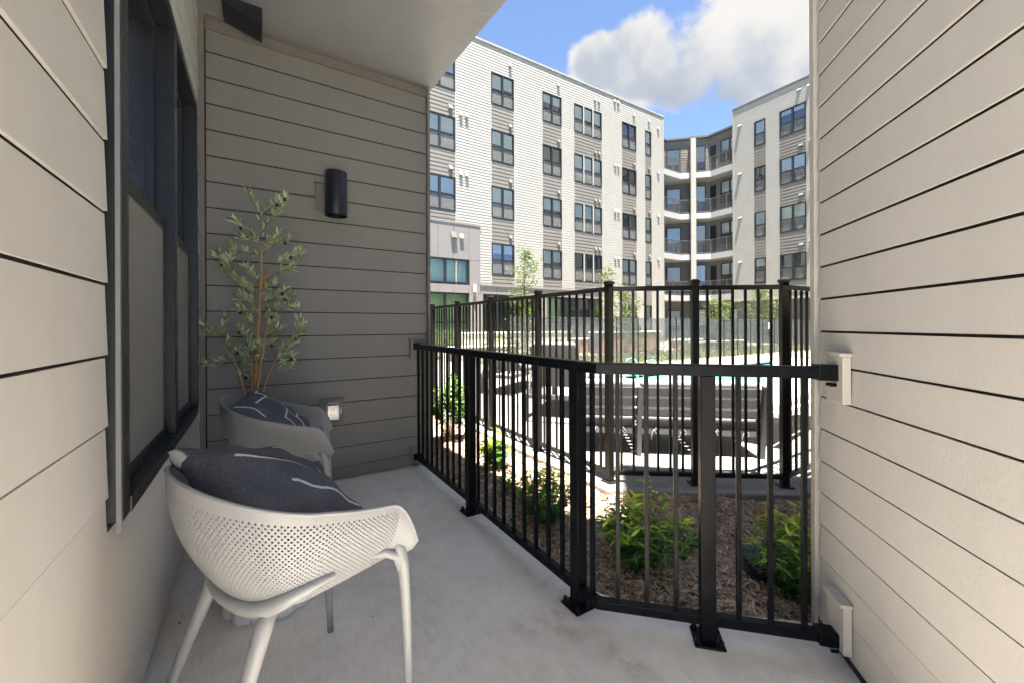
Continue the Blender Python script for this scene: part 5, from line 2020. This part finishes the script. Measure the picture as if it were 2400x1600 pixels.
# ------------------------------------------------------------------ deck furniture
def sofa():
    rl_, rr_ = Vector((2.56, 2.87, 0)), Vector((3.80, 1.83, 0))
    ax = (rr_ - rl_); Wd = ax.length; ax.normalize()
    fwd = Vector((-ax.y, ax.x, 0))
    if fwd.x < 0:
        fwd = -fwd
    t = thing('outdoor_sofa', 'charcoal slatted outdoor sofa with pale cushions, back to us', 'sofa', rl_, math.atan2(ax.y, ax.x))
    # local: x along the back, y towards the pool (front)
    dep = .86
    for k, f in enumerate((0.0, .335, .665, 1.0)):
        x = f * Wd
        e = k in (0, 3)
        m = MB()
        if e:
            m.bar((x, .08, .0), (x, -.02, .665), .045, .07, (0, 1, 0))
        else:
            m.bar((x, .03, .0), (x, -.02, .645), .038, .06, (0, 1, 0))
        m.build('leg', 'gray_frame', t, bevel=.004)
    for sx in (0, Wd):
        m = MB(); m.bar((sx, dep, 0), (sx, dep - .05, .53), .045, .08, (0, 1, 0)); m.build('leg', 'gray_frame', t, bevel=.004)
        m = MB(); m.box((sx - .03, .03, .505), (sx + .03, dep + .0, .54)); m.build('arm', 'gray_frame', t, bevel=.006)
    for k, (z0, z1) in enumerate(((.372, .438), (.457, .538), (.555, .634))):
        ya, yb = .055 - .10 * z0, .055 - .10 * z1
        m = MB(); m.hexa([(.02, ya, z0), (Wd - .02, ya, z0), (Wd - .02, ya + .02, z0), (.02, ya + .02, z0), (.02, yb, z1), (Wd - .02, yb, z1), (Wd - .02, yb + .02, z1), (.02, yb + .02, z1)])
        m.build('slat', 'gray_frame', t, bevel=.003)
    m = MB(); m.box((.02, .045, .195), (Wd - .02, .07, .262)); m.build('seat_rail', 'gray_frame', t, bevel=.003)
    m = MB(); m.box((.02, dep - .06, .195), (Wd - .02, dep - .035, .262)); m.build('seat_rail', 'gray_frame', t, bevel=.003)
    for k in range(6):
        m = MB(); m.box((.03, .10 + .12 * k, .245), (Wd - .03, .19 + .12 * k, .262)); m.build('seat_slat', 'gray_frame', t)
    for k in range(3):
        a, b_ = Wd * k / 3 + .025, Wd * (k + 1) / 3 - .02
        m = MB(); m.box((a, .10, .264), (b_, dep - .02, .372)); o = m.build('seat_cushion', 'cushion', t, bevel=.035, seg=4)
        m = MB(); m.hexa([(a, .085, .374), (b_, .085, .374), (b_, .24, .374), (a, .24, .374), (a, .035, .695), (b_, .035, .695), (b_, .15, .695), (a, .15, .695)])
        m.build('back_cushion', 'cushion', t, bevel=.04, seg=4)
        m = MB(); m.box((a + .01, .076, .268), (b_ - .01, .0845, .348)); m.build('cushion_flap', 'cushion_strap', t, bevel=.003)
        for q in (.25, .75):
            x = a + (b_ - a) * q
            m = MB()
            m.tube([(x, .052, 0.275), (x + .012, .04, 0.245), (x + .03, .035, 0.220), (x + .022, .035, 0.200), (x + .004, .038, 0.215), (x - .002, .04, 0.245)], .0035, 6)
            m.tube([(x, .045, 0.245), (x - .02, .038, 0.215), (x - .03, .035, 0.180), (x - .036, .036, 0.145)], .003, 6)
            m.build('tie', 'cushion_strap', t, smooth=True)


sofa()


def lounger(label, loc, rz, mat_frame, mat_top, back=.75, wire=False, group='deck loungers'):
    t = thing('lounger', label, 'lounger', loc, rz, group)
    m = MB()
    for sy in (-1, 1):
        m.box((-.95, sy * .32 - .025, .30), (.95, sy * .32 + .025, .36))
    m.box((-.95, -.29, .301), (-.90, .29, .359)); m.box((.90, -.29, .301), (.95, .29, .359))
    m.build('frame', mat_frame, t, bevel=.006)
    for sx in (-.85, .85):
        for sy in (-1, 1):
            m = MB(); m.box((sx - .03, sy * .32 - .026, 0.0), (sx + .03, sy * .32 + .026, .299)); m.build('leg', mat_frame, t)
    m = MB(); m.box((-.93, -.285, .362), (.30, .285, .44)); m.build('seat_pad', mat_top, t, bevel=.03, seg=4)
    c, s = math.cos(back), math.sin(back)
    m = MB(); m.obox((.31 + .36 * c, 0, .40 + .36 * s), (.72, .57, .075), (c, 0, s), (0, 1, 0)); m.build('back_pad', mat_top, t, bevel=.03, seg=4)
    m = MB()
    for sy in (-1, 1):
        m.bar((.30, sy * .30, .37), (.30 + .72 * c, sy * .30, .36 + .72 * s), .03, .035, (0, 1, 0))
        m.bar((.30 + .5 * c, sy * .30, .36 + .5 * s), (.82, sy * .30, .34), .02, .02, (0, 1, 0))
    m.build('back_frame', mat_frame, t)


lounger('white cushioned chaise lounge beside the right wall corner', (5.15, 2.35, 0), R(8), 'lounger_white', 'lounger_white', .5)
lounger('gray framed lounge chair seen left of the sofa', (3.75, 4.55, 0), R(-140), 'gray_frame', 'sling', .95)
lounger('second gray lounge chair farther left along the deck', (4.3, 6.6, 0), R(-150), 'gray_frame', 'sling', .5)

wc = thing('wire_chair', 'black wire-frame chair at the right edge of the deck', 'chair', (6.2, 2.55, 0), R(200))
m = MB()
for k in range(12):
    x = -.26 + .52 * k / 11
    m.tube([(x, -.28, .42), (x, .18, .36), (x, .36, .80)], .005, 5)
for z_, y_ in ((.42, -.28), (.37, .1), (.50, .24), (.64, .30), (.80, .36)):
    m.tube([(-.27, y_, z_), (.27, y_, z_)], .007, 6)
m.build('seat', 'black_metal', wc)
for sx in (-.26, .26):
    for sy in (-.26, .26):
        m = MB(); m.tube([(sx * .8, sy * .6, .38), (sx, sy, 0)], .009, 8); m.build('leg', 'black_metal', wc)

# ------------------------------------------------------------------ bits of leaf litter on the slab and in the bed
def litter():
    n = 46
    p = np.zeros((n, 3))
    p[:20] = np.stack([rng.uniform(XL + .03, XL + .12, 20), rng.uniform(1.2, 2.3, 20), np.full(20, .003)], 1)
    p[20:34] = np.stack([rng.uniform(.1, 1.1, 14), rng.uniform(1.2, 3.3, 14), np.full(14, .002)], 1)
    p[34:] = np.stack([rng.uniform(1.2, 1.28, 12), rng.uniform(1.4, 3.3, 12), np.full(12, .002)], 1)
    d = rng.normal(size=(n, 3)); d[:, 2] = np.abs(d[:, 2]) * .15
    me = leaves_mesh('leaf_litter', p, d, rng.uniform(.006, .018, n), rng.uniform(.004, .009, n), rng.uniform(0, .6, n), .1, .2)
    me.materials.append(MAT['mulch'])
    tag(MB.link('leaf_litter', me, None), 'scattered brown leaf and mulch crumbs on the concrete floor', 'litter', kind='stuff')
    n = 260
    q = np.stack([rng.uniform(1.32, 3.0, n), rng.uniform(.6, 4.5, n), np.full(n, -.02)], 1)
    q = q[in_poly(q[:, 0], q[:, 1], bed_poly)]
    n = len(q)
    d = rng.normal(size=(n, 3)); d[:, 2] = np.abs(d[:, 2]) * .3
    me = leaves_mesh('dead_leaves', q, d, rng.uniform(.02, .045, n), rng.uniform(.008, .016, n), rng.uniform(0, 1, n), .3, .25)
    me.materials.append(MAT['orange_leaf'])
    tag(MB.link('dead_leaves', me, None), 'dry orange and yellow leaves lying on the mulch', 'leaves', kind='stuff')


litter()
